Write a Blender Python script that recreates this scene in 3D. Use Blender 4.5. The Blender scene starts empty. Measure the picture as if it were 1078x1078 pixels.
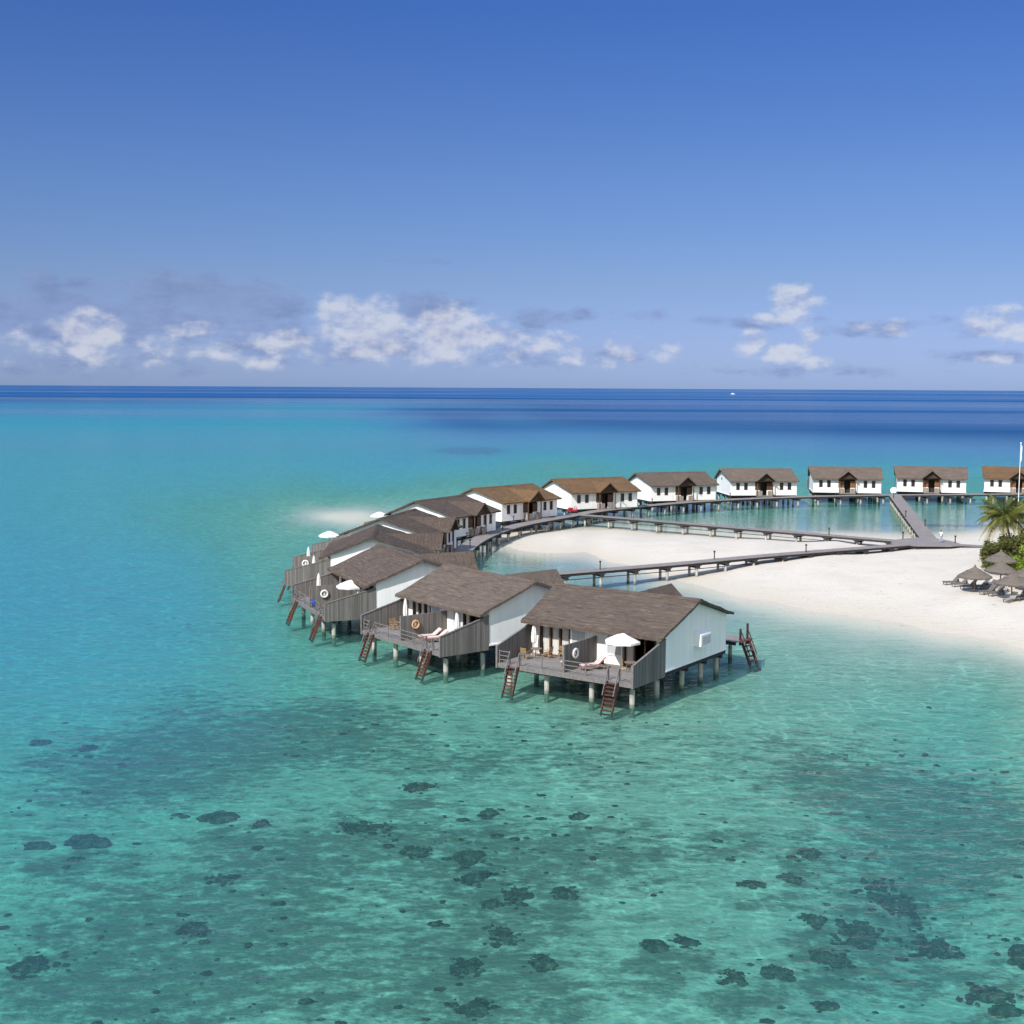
import bpy, bmesh, math, random
import numpy as np
from mathutils import Vector, Matrix, noise as mnoise
R = math.radians
random.seed(7); rng = np.random.default_rng(7)
scene = bpy.context.scene
COL = scene.collection

# ------------------------------------------------------------------ camera
H, FPX, PITCH, ROLL, SIZE = 23.0, 1346.9, 0.0970, 0.0056, 1078.0
cam = bpy.data.cameras.new('camera'); cam_o = bpy.data.objects.new('camera', cam); COL.objects.link(cam_o)
cam.sensor_fit = 'HORIZONTAL'; cam.sensor_width = 36; cam.lens = 36*FPX/SIZE
cam.clip_start = .5; cam.clip_end = 90000
cam_o.matrix_world = Matrix.Translation((0,0,H)) @ Matrix.Rotation(math.pi/2-PITCH, 4, 'X') @ Matrix.Rotation(ROLL, 4, 'Z')
scene.camera = cam_o

def proj(x, y, z):
    z = z-H; c, s = math.cos(PITCH), math.sin(PITCH)
    d = y*c-z*s; u = y*s+z*c; px = FPX*x/d; py = -FPX*u/d
    cr, sr = math.cos(ROLL), math.sin(ROLL)
    return 539+cr*px-sr*py, 539+sr*px+cr*py
def unproj(px, py, z=0.):          # where a sight line of the photo meets the level z: used to survey positions
    a, b = px-539, py-539; cr, sr = math.cos(ROLL), math.sin(ROLL)
    X = cr*a+sr*b; Y = -sr*a+cr*b; c, s = math.cos(PITCH), math.sin(PITCH)
    d = (X/FPX, c-Y/FPX*s, -s-Y/FPX*c); t = (z-H)/d[2]
    return d[0]*t, d[1]*t

# ------------------------------------------------------------------ materials
def nodes(m):
    m.use_nodes = True; nt = m.node_tree; nt.nodes.clear(); return nt
class NT:
    def __init__(s, nt): s.nt = nt
    def n(s, t, **k):
        nd = s.nt.nodes.new(t)
        for a, b in k.items(): setattr(nd, a, b)
        return nd
    def put(s, sock, v):
        if isinstance(v, bpy.types.NodeSocket): s.nt.links.new(v, sock)
        elif isinstance(v, (tuple, list)) and len(v) == 3 and sock.type == 'RGBA': sock.default_value = (*v, 1)
        else: sock.default_value = v
    def math(s, op, a, b=0., c=None, clamp=False):
        nd = s.n('ShaderNodeMath', operation=op, use_clamp=clamp); s.put(nd.inputs[0], a); s.put(nd.inputs[1], b)
        if c is not None: s.put(nd.inputs[2], c)
        return nd.outputs[0]
    def vmath(s, op, a, b=(0,0,0)):
        nd = s.n('ShaderNodeVectorMath', operation=op); s.put(nd.inputs[0], a)
        if op != 'LENGTH': s.put(nd.inputs[1], b)
        return nd.outputs[1] if op == 'LENGTH' else nd.outputs[0]
    def mix(s, f, a, b, blend='MIX'):
        nd = s.n('ShaderNodeMix', data_type='RGBA', blend_type=blend, clamp_factor=True)
        s.put(nd.inputs[0], f); s.put(nd.inputs[6], a); s.put(nd.inputs[7], b); return nd.outputs[2]
    def ss(s, x, a, b, lo=0., hi=1., interp='SMOOTHSTEP'):
        nd = s.n('ShaderNodeMapRange', interpolation_type=interp)
        s.put(nd.inputs[0], x); s.put(nd.inputs[1], a); s.put(nd.inputs[2], b); s.put(nd.inputs[3], lo); s.put(nd.inputs[4], hi); return nd.outputs[0]
    def noise(s, vec, scale, detail=3, rough=.55, dist=0.):
        nd = s.n('ShaderNodeTexNoise'); s.put(nd.inputs['Vector'], vec); s.put(nd.inputs['Scale'], scale)
        nd.inputs['Detail'].default_value = detail; nd.inputs['Roughness'].default_value = rough; nd.inputs['Distortion'].default_value = dist
        return nd.outputs[0]
    def coord(s, which='Object'): return s.n('ShaderNodeTexCoord').outputs[which]
    def bump(s, h, dist, strength=1., normal=None):
        nd = s.n('ShaderNodeBump'); s.put(nd.inputs['Height'], h); nd.inputs['Distance'].default_value = dist; nd.inputs['Strength'].default_value = strength
        if normal is not None: s.put(nd.inputs['Normal'], normal)
        return nd.outputs[0]
    def bsdf(s, col, rough=.8, normal=None, spec=.3):
        nd = s.n('ShaderNodeBsdfPrincipled'); s.put(nd.inputs['Base Color'], col); s.put(nd.inputs['Roughness'], rough); nd.inputs['Specular IOR Level'].default_value = spec
        if normal is not None: s.put(nd.inputs['Normal'], normal)
        return nd.outputs[0]
    def out(s, sh): s.put(s.n('ShaderNodeOutputMaterial').inputs['Surface'], sh)

def mat(name, a, b=None, scale=2., stretch=(1,1,1), rough=.8, bump=0., detail=4, spec=.25, grain=0., boards=None):
    """noise between colours a and b; boards = width of the joints along x+y"""
    m = bpy.data.materials.new(name); t = NT(nodes(m)); co = t.coord()
    v = t.vmath('MULTIPLY', co, stretch)
    n1 = t.noise(v, scale, detail, .6); f = t.ss(n1, .32, .68)
    col = t.mix(f, a, b or tuple(.82*x for x in a))
    if grain:
        n2 = t.noise(v, scale*6, 3, .6); col = t.mix(grain, col, t.mix(n2, tuple(.55*x for x in a), tuple(min(1,1.45*x) for x in a)))
    h = n1
    if boards:
        sx = t.n('ShaderNodeSeparateXYZ'); t.put(sx.inputs[0], co)
        u = t.math('MULTIPLY', t.math('ADD', sx.outputs[0], sx.outputs[1]), 1/boards)
        fr = t.math('FRACT', u); idx = t.math('FLOOR', u)
        wn = t.n('ShaderNodeTexWhiteNoise', noise_dimensions='1D'); t.put(wn.inputs['W'], idx)
        col = t.mix(.45, col, t.mix(wn.outputs[0], tuple(.55*x for x in a), tuple(min(1,1.5*x) for x in a)))
        gap = t.math('MULTIPLY', t.ss(fr, 0., .08), t.ss(fr, 1., .92)); col = t.mix(gap, tuple(.3*x for x in a), col)
        h = t.math('ADD', t.math('MULTIPLY', n1, .3), gap)
    nrm = t.bump(h, bump) if bump else None
    t.out(t.bsdf(col, rough, nrm, spec)); return m

def thatch(name, a, b, pale):
    m = bpy.data.materials.new(name); t = NT(nodes(m)); co = t.coord()
    oi = t.n('ShaderNodeObjectInfo').outputs['Random']; off = t.n('ShaderNodeCombineXYZ'); t.put(off.inputs[0], t.math('MULTIPLY', oi, 90.))
    co = t.vmath('ADD', co, off.outputs[0])
    n1 = t.noise(t.vmath('MULTIPLY', co, (.4,.8,.8)), .9, 6, .7)
    n2 = t.noise(t.vmath('MULTIPLY', co, (.55,2.4,2.4)), 1.7, 6, .75)
    n3 = t.noise(t.vmath('MULTIPLY', co, (6,1.2,1.2)), 3., 3, .7)
    col = t.mix(t.ss(n1, .3, .7), a, b)
    col = t.mix(t.ss(n2, .51, .70, 0., .85), col, pale)
    col = t.mix(t.ss(n2, .47, .32, 0., .95), col, tuple(.42*x for x in a))
    col = t.mix(t.ss(n3, .5, .8, 0., .4), col, tuple(.6*x for x in b))
    sx = t.n('ShaderNodeSeparateXYZ'); t.put(sx.inputs[0], co)
    fr = t.math('FRACT', t.math('MULTIPLY', t.math('ADD', sx.outputs[1], t.math('MULTIPLY', n1, .25)), 2.6))
    col = t.mix(t.ss(fr, .74, 1., 0., .5), col, tuple(.5*x for x in a))
    h = t.math('ADD', t.math('ADD', t.math('MULTIPLY', n2, 1.), t.math('MULTIPLY', n3, .8)), t.math('MULTIPLY', fr, -.6))
    t.out(t.bsdf(col, .95, t.bump(h, .09), .1)); return m

M = {}
M['thatch_grey'] = thatch('grey_thatch', (.138,.104,.083), (.108,.084,.068), (.215,.172,.138))
M['thatch_mid']  = thatch('weathered_thatch', (.165,.126,.100), (.130,.102,.083), (.245,.197,.156))
M['thatch_dark'] = thatch('dark_thatch', (.108,.082,.067), (.084,.065,.055), (.16,.127,.10))
M['thatch_brown']= thatch('brown_thatch', (.170,.103,.056), (.130,.078,.044), (.25,.165,.095))
M['palm_thatch'] = mat('palm_leaf_thatch', (.17,.145,.118), (.115,.096,.08), 3., (4,4,1), .95, .04)
def cladding():
    m = bpy.data.materials.new('white_painted_cladding'); t = NT(nodes(m)); co = t.coord(); oi = t.n('ShaderNodeObjectInfo').outputs['Random']
    off = t.n('ShaderNodeCombineXYZ'); t.put(off.inputs[0], t.math('MULTIPLY', oi, 70.)); cv = t.vmath('ADD', co, off.outputs[0])
    sx = t.n('ShaderNodeSeparateXYZ'); t.put(sx.inputs[0], co); u = t.math('MULTIPLY', t.math('ADD', sx.outputs[0], sx.outputs[1]), 1/.42); fr = t.math('FRACT', u)
    wn = t.n('ShaderNodeTexWhiteNoise', noise_dimensions='1D'); t.put(wn.inputs['W'], t.math('FLOOR', u))
    gap = t.math('MULTIPLY', t.ss(fr, 0., .05), t.ss(fr, 1., .95)); st = t.noise(t.vmath('MULTIPLY', cv, (2.2,2.2,.28)), 1.3, 5, .65); lo = t.noise(cv, .6, 4)
    c_ = t.mix(wn.outputs[0], (.86,.845,.82), (.80,.785,.76)); c_ = t.mix(t.ss(st, .55, .8, 0., .45), c_, (.60,.59,.55)); c_ = t.mix(t.ss(lo, .55, .8, 0., .25), c_, (.66,.66,.64)); c_ = t.mix(gap, (.72,.72,.71), c_)
    t.out(t.bsdf(c_, .6, t.bump(gap, .005), .3)); return m
M['cladding'] = cladding()
M['white'] = mat('white_paint', (.86,.86,.85), (.80,.80,.80), .8, (1,1,.35), .6, .004, spec=.3)
M['board_grey'] = mat('grey_weathered_boards', (.185,.170,.158), (.130,.119,.111), 1.6, (1,1,.25), .9, .012, boards=.17)
M['deck_grey'] = mat('grey_deck_planks', (.225,.205,.195), (.16,.147,.142), 1.4, (.5,1,1), .9, .01, boards=.2)
M['walk_grey'] = mat('walkway_planks', (.235,.208,.196), (.165,.148,.142), .5, (1,1,1), .9, .006, grain=.5)
M['rail_grey'] = mat('grey_rail_wood', (.20,.185,.175), (.14,.13,.125), 4.)
M['dark_beam'] = mat('dark_timber', (.050,.045,.045), (.032,.03,.032), 3., (1,1,1), .85)
M['stilt'] = mat('pale_concrete_stilt', (.46,.45,.40), (.28,.28,.25), 1.6, (1,1,1.2), .85, .01)
def stilt_material():
    m = bpy.data.materials.new('pale_concrete_stilt'); t = NT(nodes(m)); co = t.coord(); n = t.noise(t.vmath('MULTIPLY', co, (1,1,.5)), 2.2, 4, .65)
    sx = t.n('ShaderNodeSeparateXYZ'); t.put(sx.inputs[0], t.n('ShaderNodeNewGeometry').outputs['Position'])
    c_ = t.mix(t.ss(n, .3, .7), (.52,.50,.45), (.30,.30,.27)); z = t.math('ADD', sx.outputs[2], t.math('MULTIPLY', t.math('SUBTRACT', n, .5), .3))
    c_ = t.mix(t.ss(z, .42, .12), c_, t.mix(n, (.13,.155,.12), (.22,.245,.19))); t.out(t.bsdf(c_, .85, t.bump(n, .01), .2)); return m
M['stilt'] = stilt_material()
M['red_wood'] = mat('red_brown_hardwood', (.125,.048,.036), (.082,.034,.028), 4., (1,1,.4), .7)
M['brown_wood'] = mat('brown_joinery', (.115,.066,.040), (.078,.046,.03), 3., (1,1,.3), .6)
M['orange_wood'] = mat('orange_joinery', (.26,.125,.052), (.18,.085,.04), 3., (1,1,.3), .6)
M['dark_wood'] = mat('dark_entry_boards', (.060,.040,.030), (.038,.027,.022), 3., (1,1,.3), .7, .008, boards=.18)
M['pale_wood'] = mat('pale_slatted_wood', (.33,.28,.245), (.24,.20,.175), 3., (1,1,.3), .85, .008, boards=.15)
M['curtain'] = mat('white_curtain', (.66,.65,.62), (.52,.51,.49), 1., (9,9,.2), .9, .02)
M['fabric_white'] = mat('white_canvas', (.78,.77,.74), (.70,.69,.66), 2.)
M['cream'] = mat('cream_paint', (.62,.58,.48), (.5,.46,.38), 3.)
M['ring_orange'] = mat('faded_orange_foam', (.62,.36,.17), (.5,.28,.13), 5.)
M['rope'] = mat('dark_rope', (.14,.12,.10), None, 5.)
M['blue'] = mat('blue_towel_cloth', (.035,.085,.36), (.025,.065,.28), 3.)
M['tan'] = mat('tan_cushion', (.48,.33,.24), (.4,.27,.2), 3.)
M['teak'] = mat('weathered_teak', (.24,.175,.125), (.16,.115,.08), 4., (1,3,1), .8)
M['teak_gold'] = mat('golden_teak', (.36,.235,.12), (.26,.165,.08), 4., (1,3,1), .7)
M['grey_lounge'] = mat('grey_sunbed_wood', (.19,.17,.16), (.12,.11,.105), 4., (1,3,1), .85)
M['pale_lounge'] = mat('silver_sunbed_wood', (.42,.39,.36), (.3,.28,.26), 4., (1,3,1), .85)
M['red_cart'] = mat('red_painted_metal', (.45,.035,.05), None, 4., rough=.5)
M['metal'] = mat('grey_metal', (.5,.5,.5), None, 4., rough=.45)
M['trunk'] = mat('palm_bark', (.26,.21,.17), (.15,.12,.10), 3., (1,1,5), .95, .02)
M['bark'] = mat('shrub_bark', (.12,.09,.065), None, 4.)
def leaf(name, a, b):
    m = bpy.data.materials.new(name); t = NT(nodes(m)); n = t.noise(t.coord(), .9, 3); w = t.noise(t.coord(), 7., 2)
    c = t.mix(t.ss(t.math('ADD', t.math('MULTIPLY', n, .6), t.math('MULTIPLY', w, .4)), .36, .64), a, b)
    d = t.bsdf(c, .55, None, .3); tr = t.n('ShaderNodeBsdfTranslucent'); t.put(tr.inputs[0], c)
    mx = t.n('ShaderNodeMixShader'); mx.inputs[0].default_value = .3; t.put(mx.inputs[1], d); t.put(mx.inputs[2], tr.outputs[0]); t.out(mx.outputs[0]); return m
M['leaf_dark'] = leaf('dark_leaf', (.070,.082,.019), (.135,.138,.034))
M['leaf_lime'] = leaf('lime_leaf', (.20,.30,.035), (.30,.38,.06))
M['leaf_mid'] = leaf('olive_leaf', (.095,.125,.028), (.17,.18,.045))
M['frond'] = leaf('palm_frond_leaf', (.085,.11,.020), (.165,.175,.042))
M['frond_dry'] = leaf('yellowing_frond_leaf', (.30,.235,.055), (.22,.19,.05))
def glass():
    m = bpy.data.materials.new('dark_window_glass'); t = NT(nodes(m)); t.out(t.bsdf((.022,.026,.032), .12, None, .5)); return m
M['glass'] = glass()
M['pane_curtain'] = mat('curtained_glass', (.50,.52,.53), (.40,.43,.45), 1., (8,8,.2), .18, spec=.5)
def stripes(name, a, b, w):
    m = bpy.data.materials.new(name); t = NT(nodes(m)); sx = t.n('ShaderNodeSeparateXYZ'); t.put(sx.inputs[0], t.coord())
    fr = t.math('FRACT', t.math('MULTIPLY', sx.outputs[0], 1/w)); n = t.noise(t.coord(), 6.)
    c = t.mix(t.ss(fr, .46, .54), a, b); c = t.mix(.2, c, t.mix(n, (.3,.3,.3), (.8,.8,.8))); t.out(t.bsdf(c, .9)); return m
M['stripe_red'] = stripes('red_white_stripe', (.50,.10,.085), (.78,.74,.70), .24)
M['stripe_pink'] = stripes('pink_white_stripe', (.55,.27,.23), (.78,.68,.62), .22)

# ------------------------------------------------------------------ object helpers
def tag(o, label=None, cat=None, group=None, kind=None):
    for k, v in (('label',label),('category',cat),('group',group),('kind',kind)):
        if v: o[k] = v
    return o
def empty(name, loc=(0,0,0), rz=0., label=None, cat=None, group=None):
    o = bpy.data.objects.new(name, None); COL.objects.link(o); o.location = loc; o.rotation_euler = (0,0,rz); o.empty_display_size = .3
    return tag(o, label, cat, group)
class MB:
    def __init__(s): s.v = []; s.f = []
    def add(s, vs, fs):
        k = len(s.v); s.v += [tuple(map(float, p)) for p in vs]; s.f += [tuple(k+i for i in f) for f in fs]; return s
    def box(s, x0, x1, y0, y1, z0, z1):
        return s.add([(x,y,z) for z in (z0,z1) for y in (y0,y1) for x in (x0,x1)], [(0,2,3,1),(4,5,7,6),(0,1,5,4),(2,6,7,3),(0,4,6,2),(1,3,7,5)])
    def beam(s, p, q, w, h, up=(0,0,1)):
        p, q = Vector(p), Vector(q); d = (q-p).normalized(); u = Vector(up)
        if abs(d.dot(u)) > .98: u = Vector((0,1,0))
        a = d.cross(u).normalized(); b = a.cross(d)
        vs = [c+a*i*w/2+b*j*h/2 for c in (p,q) for i, j in ((-1,-1),(1,-1),(1,1),(-1,1))]
        return s.add(vs, [(0,1,2,3),(7,6,5,4),(0,4,5,1),(1,5,6,2),(2,6,7,3),(3,7,4,0)])
    def tube(s, pts, rad, n=8, cap=True):
        pts = [Vector(p) for p in pts]; k = len(pts); vs = []; fs = []
        if not isinstance(rad, (list,tuple)): rad = [rad]*k
        ref = Vector((0,0,1))
        for i, p in enumerate(pts):
            d = (pts[min(i+1,k-1)]-pts[max(i-1,0)]).normalized()
            r0 = ref if abs(d.dot(ref)) < .95 else Vector((1,0,0))
            a = d.cross(r0).normalized(); b = a.cross(d)
            for j in range(n):
                t = 2*math.pi*j/n; vs.append(p+(a*math.cos(t)+b*math.sin(t))*rad[i])
        for i in range(k-1):
            for j in range(n): fs.append((i*n+j, i*n+(j+1)%n, (i+1)*n+(j+1)%n, (i+1)*n+j))
        if cap: fs += [tuple(range(n))[::-1], tuple((k-1)*n+j for j in range(n))]
        return s.add(vs, fs)
    def lathe(s, prof, n=12, c=(0,0,0)):
        vs = []; fs = []
        for r, z in prof:
            for j in range(n):
                t = 2*math.pi*j/n; vs.append((c[0]+r*math.cos(t), c[1]+r*math.sin(t), c[2]+z))
        for i in range(len(prof)-1):
            for j in range(n): fs.append((i*n+j, i*n+(j+1)%n, (i+1)*n+(j+1)%n, (i+1)*n+j))
        return s.add(vs, fs)
    def prism(s, poly, axis, a, b):
        """poly in the two other axes, extruded from a to b along axis (0,1,2)"""
        def P(q, w): l = list(q); l.insert(axis, w); return tuple(l)
        n = len(poly); vs = [P(q,a) for q in poly]+[P(q,b) for q in poly]
        return s.add(vs, [tuple(range(n))[::-1], tuple(range(n,2*n))]+[(i,(i+1)%n,n+(i+1)%n,n+i) for i in range(n)])
    def slab(s, fn, nu, nv, th):
        """fn(i/nu, j/nv) -> top point; closed slab th thick"""
        top = [fn(i/nu, j/nv) for j in range(nv+1) for i in range(nu+1)]; N = len(top)
        vs = top+[(p[0],p[1],p[2]-th) for p in top]; w = nu+1; fs = []
        for j in range(nv):
            for i in range(nu):
                a = j*w+i; fs.append((a,a+1,a+w+1,a+w)); fs.append((N+a,N+a+w,N+a+w+1,N+a+1))
        for i in range(nu): fs.append((i,N+i,N+i+1,i+1)); a = nv*w+i; fs.append((a,a+1,N+a+1,N+a))
        for j in range(nv): a = j*w; fs.append((a,a+w,N+a+w,N+a)); a = j*w+nu; fs.append((a,N+a,N+a+w,a+w))
        return s.add(vs, fs)
    def build(s, name, m, parent=None, smooth=False, fix=True):
        me = bpy.data.meshes.new(name); me.from_pydata(s.v, [], s.f)
        if fix:
            bm = bmesh.new(); bm.from_mesh(me); bmesh.ops.recalc_face_normals(bm, faces=bm.faces); bm.to_mesh(me); bm.free()
        me.materials.append(m)
        if smooth: me.shade_smooth()
        o = bpy.data.objects.new(name, me); COL.objects.link(o)
        if parent: o.parent = parent
        return o
def copy_tree(o, parent=None):
    c = o.copy(); COL.objects.link(c)
    if parent: c.parent = parent
    for ch in list(o.children): copy_tree(ch, c)
    return c
def set_label(o, label, group=None):
    o['label'] = label
    if group: o['group'] = group
    return o

# ------------------------------------------------------------------ sea floor survey: (photo x, photo y, depth of the water there; negative = dry sand)
S = []
def c(py, *pd): S.extend((px, py, d) for px, d in pd)
c(1250,(-300,3.2),(540,2.6),(1400,2.8)); c(1078,(-200,3.2),(0,3.0),(300,2.5),(540,2.3),(800,2.5),(1078,2.5),(1300,2.8))
c(960,(0,3.2),(270,2.7),(540,2.3),(800,2.4),(1078,2.6)); c(860,(-200,3.6),(0,3.5),(270,2.8),(540,2.4),(800,2.3),(1078,2.6),(1300,3))
c(780,(0,4.0),(270,3.3),(540,2.4),(760,2.1),(900,2.4),(1078,2.3)); c(735,(450,2.2),(640,1.7),(760,1.8),(900,1.9),(1078,1.5))
c(700,(-200,5),(0,4.8),(200,4.2),(330,3.0),(480,1.9),(600,1.6),(700,1.5),(800,1.6),(880,1.35),(960,1.25))
c(640,(0,5.2),(200,4.6),(290,3.2),(420,1.8),(560,1.5),(700,1.0),(760,.62)); c(610,(640,.8),(560,1.2)); c(622,(725,.28)); c(648,(800,.65)); c(664,(870,.85)); c(678,(950,.9)); c(686,(1020,.8)); c(703,(1078,.9))
c(580,(-200,5.4),(0,5.2),(200,4.2),(300,2.7),(400,1.6)); c(545,(0,5),(200,3.6),(260,3.0),(292,2.2),(318,.75),(346,.14),(385,.14),(420,.8)); c(556,(340,1.5),(400,1.2),(280,2.6))
c(533,(300,2.4),(350,1.7),(400,1.5),(460,1.8)); c(515,(-200,5.2),(0,5.0),(200,4.3),(330,3.4),(450,3.)); c(490,(600,3.6),(760,4),(930,4.5),(1078,4.8))
c(480,(-200,5.4),(0,5.2),(300,5.0),(520,5.6),(700,6.4),(900,7.4),(1078,8.6)); c(455,(-200,6.6),(0,6.2),(250,6.2),(420,8.),(540,14),(650,14),(780,16),(900,18),(1078,20))
c(440,(-200,9),(0,8.4),(300,7.5),(420,11),(540,16),(800,22),(1078,26)); c(449,(360,6.8),(430,12),(500,17),(640,17),(780,19)); c(437,(360,8),(405,14),(470,20),(600,24),(700,25)); c(465,(440,7.5),(560,9),(700,10),(850,12),(1000,14),(1100,15)); c(428,(-200,14),(0,13),(200,12),(380,10),(540,17),(800,28),(1078,32))
c(419,(-200,26),(0,26),(300,22),(540,28),(800,34),(1078,38)); c(413,(-200,38),(300,38),(800,40),(1300,40)); c(500,(1300,5),); c(450,(1300,20)); c(425,(1300,36))
# lagoon and beach
c(590,(470,1.4),(520,1.2)); c(600,(540,1.2),(600,1.0),(655,.35)); c(560,(490,1.3)); c(548,(600,1.2),(700,1.4),(780,1.5),(860,1.6),(930,1.6),(1010,1.2)); c(535,(720,1.7),(850,1.9),(1000,1.9),(1078,1.8)); c(525,(850,2.4),(1000,2.5),(1200,2.4))
for px, py in [(715,610),(780,627.5),(860,642),(940,652),(1015,666),(1079,681),(1150,700),(529,565),(526,571),(576.5,581),(618,580),(644.8,591.7),(686,603),(535,562.5),(582.5,559),(647.8,557.6),(722,561),(803,563.5),(839,564),(930,563.5),(959.7,563.5),(983.5,563.8),(1010,561.5),(1040,558),(1120,552)]: S.append((px,py,0.))
S += [(560,568,-.32),(600,568,-.55),(650,571,-.7),(720,576,-.9),(690,590,-.45),(800,576,-1.0),(880,574,-1.05),(900,590,-1.15),(820,600,-.95),(860,615,-.8),(940,610,-1.15),(970,577,-1.0),(1000,600,-1.3),(1000,575,-1.1),(1078,600,-1.7),(1078,640,-1.15),(1040,577,-1.4),(960,632,-.65),(1045,658,-.5),(1160,600,-2),(1160,660,-1.2),(760,603,-.45),(760,614,-.2),(820,622,-.3),(900,636,-.32),(980,650,-.35),(1050,662,-.3)]
SP = np.array(S, float)
def tf(d): return np.sign(d)*np.log1p(np.abs(d)*1.2)
def itf(g): return np.sign(g)*np.expm1(np.abs(g))/1.2
def warp(px, py):                      # survey coordinates: bearing and a compressed distance
    return np.stack([px/110., np.log(np.maximum(py-405., 4.))*2.6], -1)
Q = warp(SP[:,0], SP[:,1]); vals = tf(SP[:,2])
def tps(r2): return .5*r2*np.log(np.maximum(r2, 1e-9))
K = tps(((Q[:,None]-Q[None])**2).sum(-1)) + 2e-3*np.eye(len(Q))
Pm = np.c_[np.ones(len(Q)), Q]
A = np.block([[K, Pm],[Pm.T, np.zeros((3,3))]])
W = np.linalg.solve(A, np.r_[vals, 0,0,0])
def depth(x, y):
    x = np.asarray(x, float); y = np.maximum(np.asarray(y, float), 26.)
    z = -H; cc, s = math.cos(PITCH), math.sin(PITCH); d = y*cc-z*s; u = y*s+z*cc
    px = FPX*x/d; py = -FPX*u/d; cr, sr = math.cos(ROLL), math.sin(ROLL)
    X = np.clip(539+cr*px-sr*py, -250, 1330); Y = np.clip(539+sr*px+cr*py-(np.clip(539+cr*px-sr*py,-3000,4000)-539)*.0056, 411, 1250)
    q = warp(X, Y).reshape(-1,2); out = np.empty(len(q))
    for i in range(0, len(q), 20000):
        p = q[i:i+20000]; out[i:i+20000] = tps(((p[:,None]-Q[None])**2).sum(-1))@W[:-3] + np.c_[np.ones(len(p)), p]@W[-3:]
    return np.clip(itf(out), -2.2, 45).reshape(x.shape)
def bed(d, x, y):                     # floor level: water bends sight lines, so the floor of clear water stands high
    k = np.clip(.42-.30*(np.hypot(x, y)-60)/190, .12, .42); return np.where(d > 0, -d*k, -d)
def bed1(x, y): return float(bed(depth(np.array([x]), np.array([y])), np.array([x]), np.array([y]))[0])
def depth1(x, y): return float(depth(np.array([x]), np.array([y]))[0])

def axis(lo, hi, step, far_lo, far_hi, grow):
    a = list(np.arange(lo, hi+1e-6, step)); s = step; x = hi
    while x < far_hi: s *= grow; x += s; a.append(x)
    s = step; x = lo; pre = []
    while x > far_lo: s *= grow; x -= s; pre.append(x)
    return np.array(pre[::-1]+a)
def grid(xs, ys):
    X, Y = np.meshgrid(xs, ys); nx, ny = len(xs), len(ys)
    i = np.arange(nx-1)[None]+np.arange(ny-1)[:,None]*nx
    return X, Y, np.stack([i, i+1, i+1+nx, i+nx], -1).reshape(-1,4)
def mesh_from(name, co, faces, m, attrs={}, smooth=True):
    used = np.unique(faces); remap = np.full(len(co), -1); remap[used] = np.arange(len(used))
    me = bpy.data.meshes.new(name); f = remap[faces]; c_ = co[used]
    me.vertices.add(len(c_)); me.vertices.foreach_set('co', c_.astype(np.float32).ravel())
    me.loops.add(f.size); me.loops.foreach_set('vertex_index', f.astype(np.int32).ravel())
    me.polygons.add(len(f)); me.polygons.foreach_set('loop_start', np.arange(0, f.size, 4, dtype=np.int32)); me.polygons.foreach_set('loop_total', np.full(len(f), 4, np.int32))
    me.update(calc_edges=True)
    for k, a in attrs.items(): me.attributes.new(k, 'FLOAT', 'POINT').data.foreach_set('value', a[used].astype(np.float32))
    me.materials.append(m)
    if smooth: me.shade_smooth()
    o = bpy.data.objects.new(name, me); COL.objects.link(o); return o

# beds of sea grass and dead coral: (photo x, y, half-width, half-height, amount)
BEDS = [(960,815,120,30,.9),(1020,860,110,45,1.),(860,800,70,22,.6),(520,1000,90,60,.8),(560,940,110,35,.55),(240,980,150,60,.6),(150,930,120,45,.6),(270,880,90,25,.5),
        (60,1000,110,60,.6),(365,760,70,28,.6),(200,800,110,30,.6),(460,790,90,25,.5),(390,870,60,14,.6),(570,790,110,20,.4),(700,800,110,22,.4),(190,720,60,18,.6),(140,760,150,22,.45),
        (720,990,70,25,.45),(900,960,80,45,.55),(1040,980,70,40,.4),(640,900,90,30,.4),(800,870,90,30,.45),(495,472.5,38,4.2,1.6),(470,440,90,7,.4),(1000,550,80,2.2,1.0),(560,880,60,18,.5),(90,620,90,12,.3),(200,650,60,14,.4),(330,740,120,22,.7),(250,770,120,26,.6),(120,800,120,30,.55),(420,850,150,30,.5),(300,960,140,60,.45),(520,880,140,40,.45),(420,1030,120,40,.5),(600,1040,140,40,.35),(850,1040,160,50,.35),(980,900,110,50,.6),(700,870,120,30,.35),(620,760,110,18,.45),(850,770,110,18,.5),(60,860,90,40,.4),(180,1040,120,40,.5),(330,900,80,40,.35)]
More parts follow.
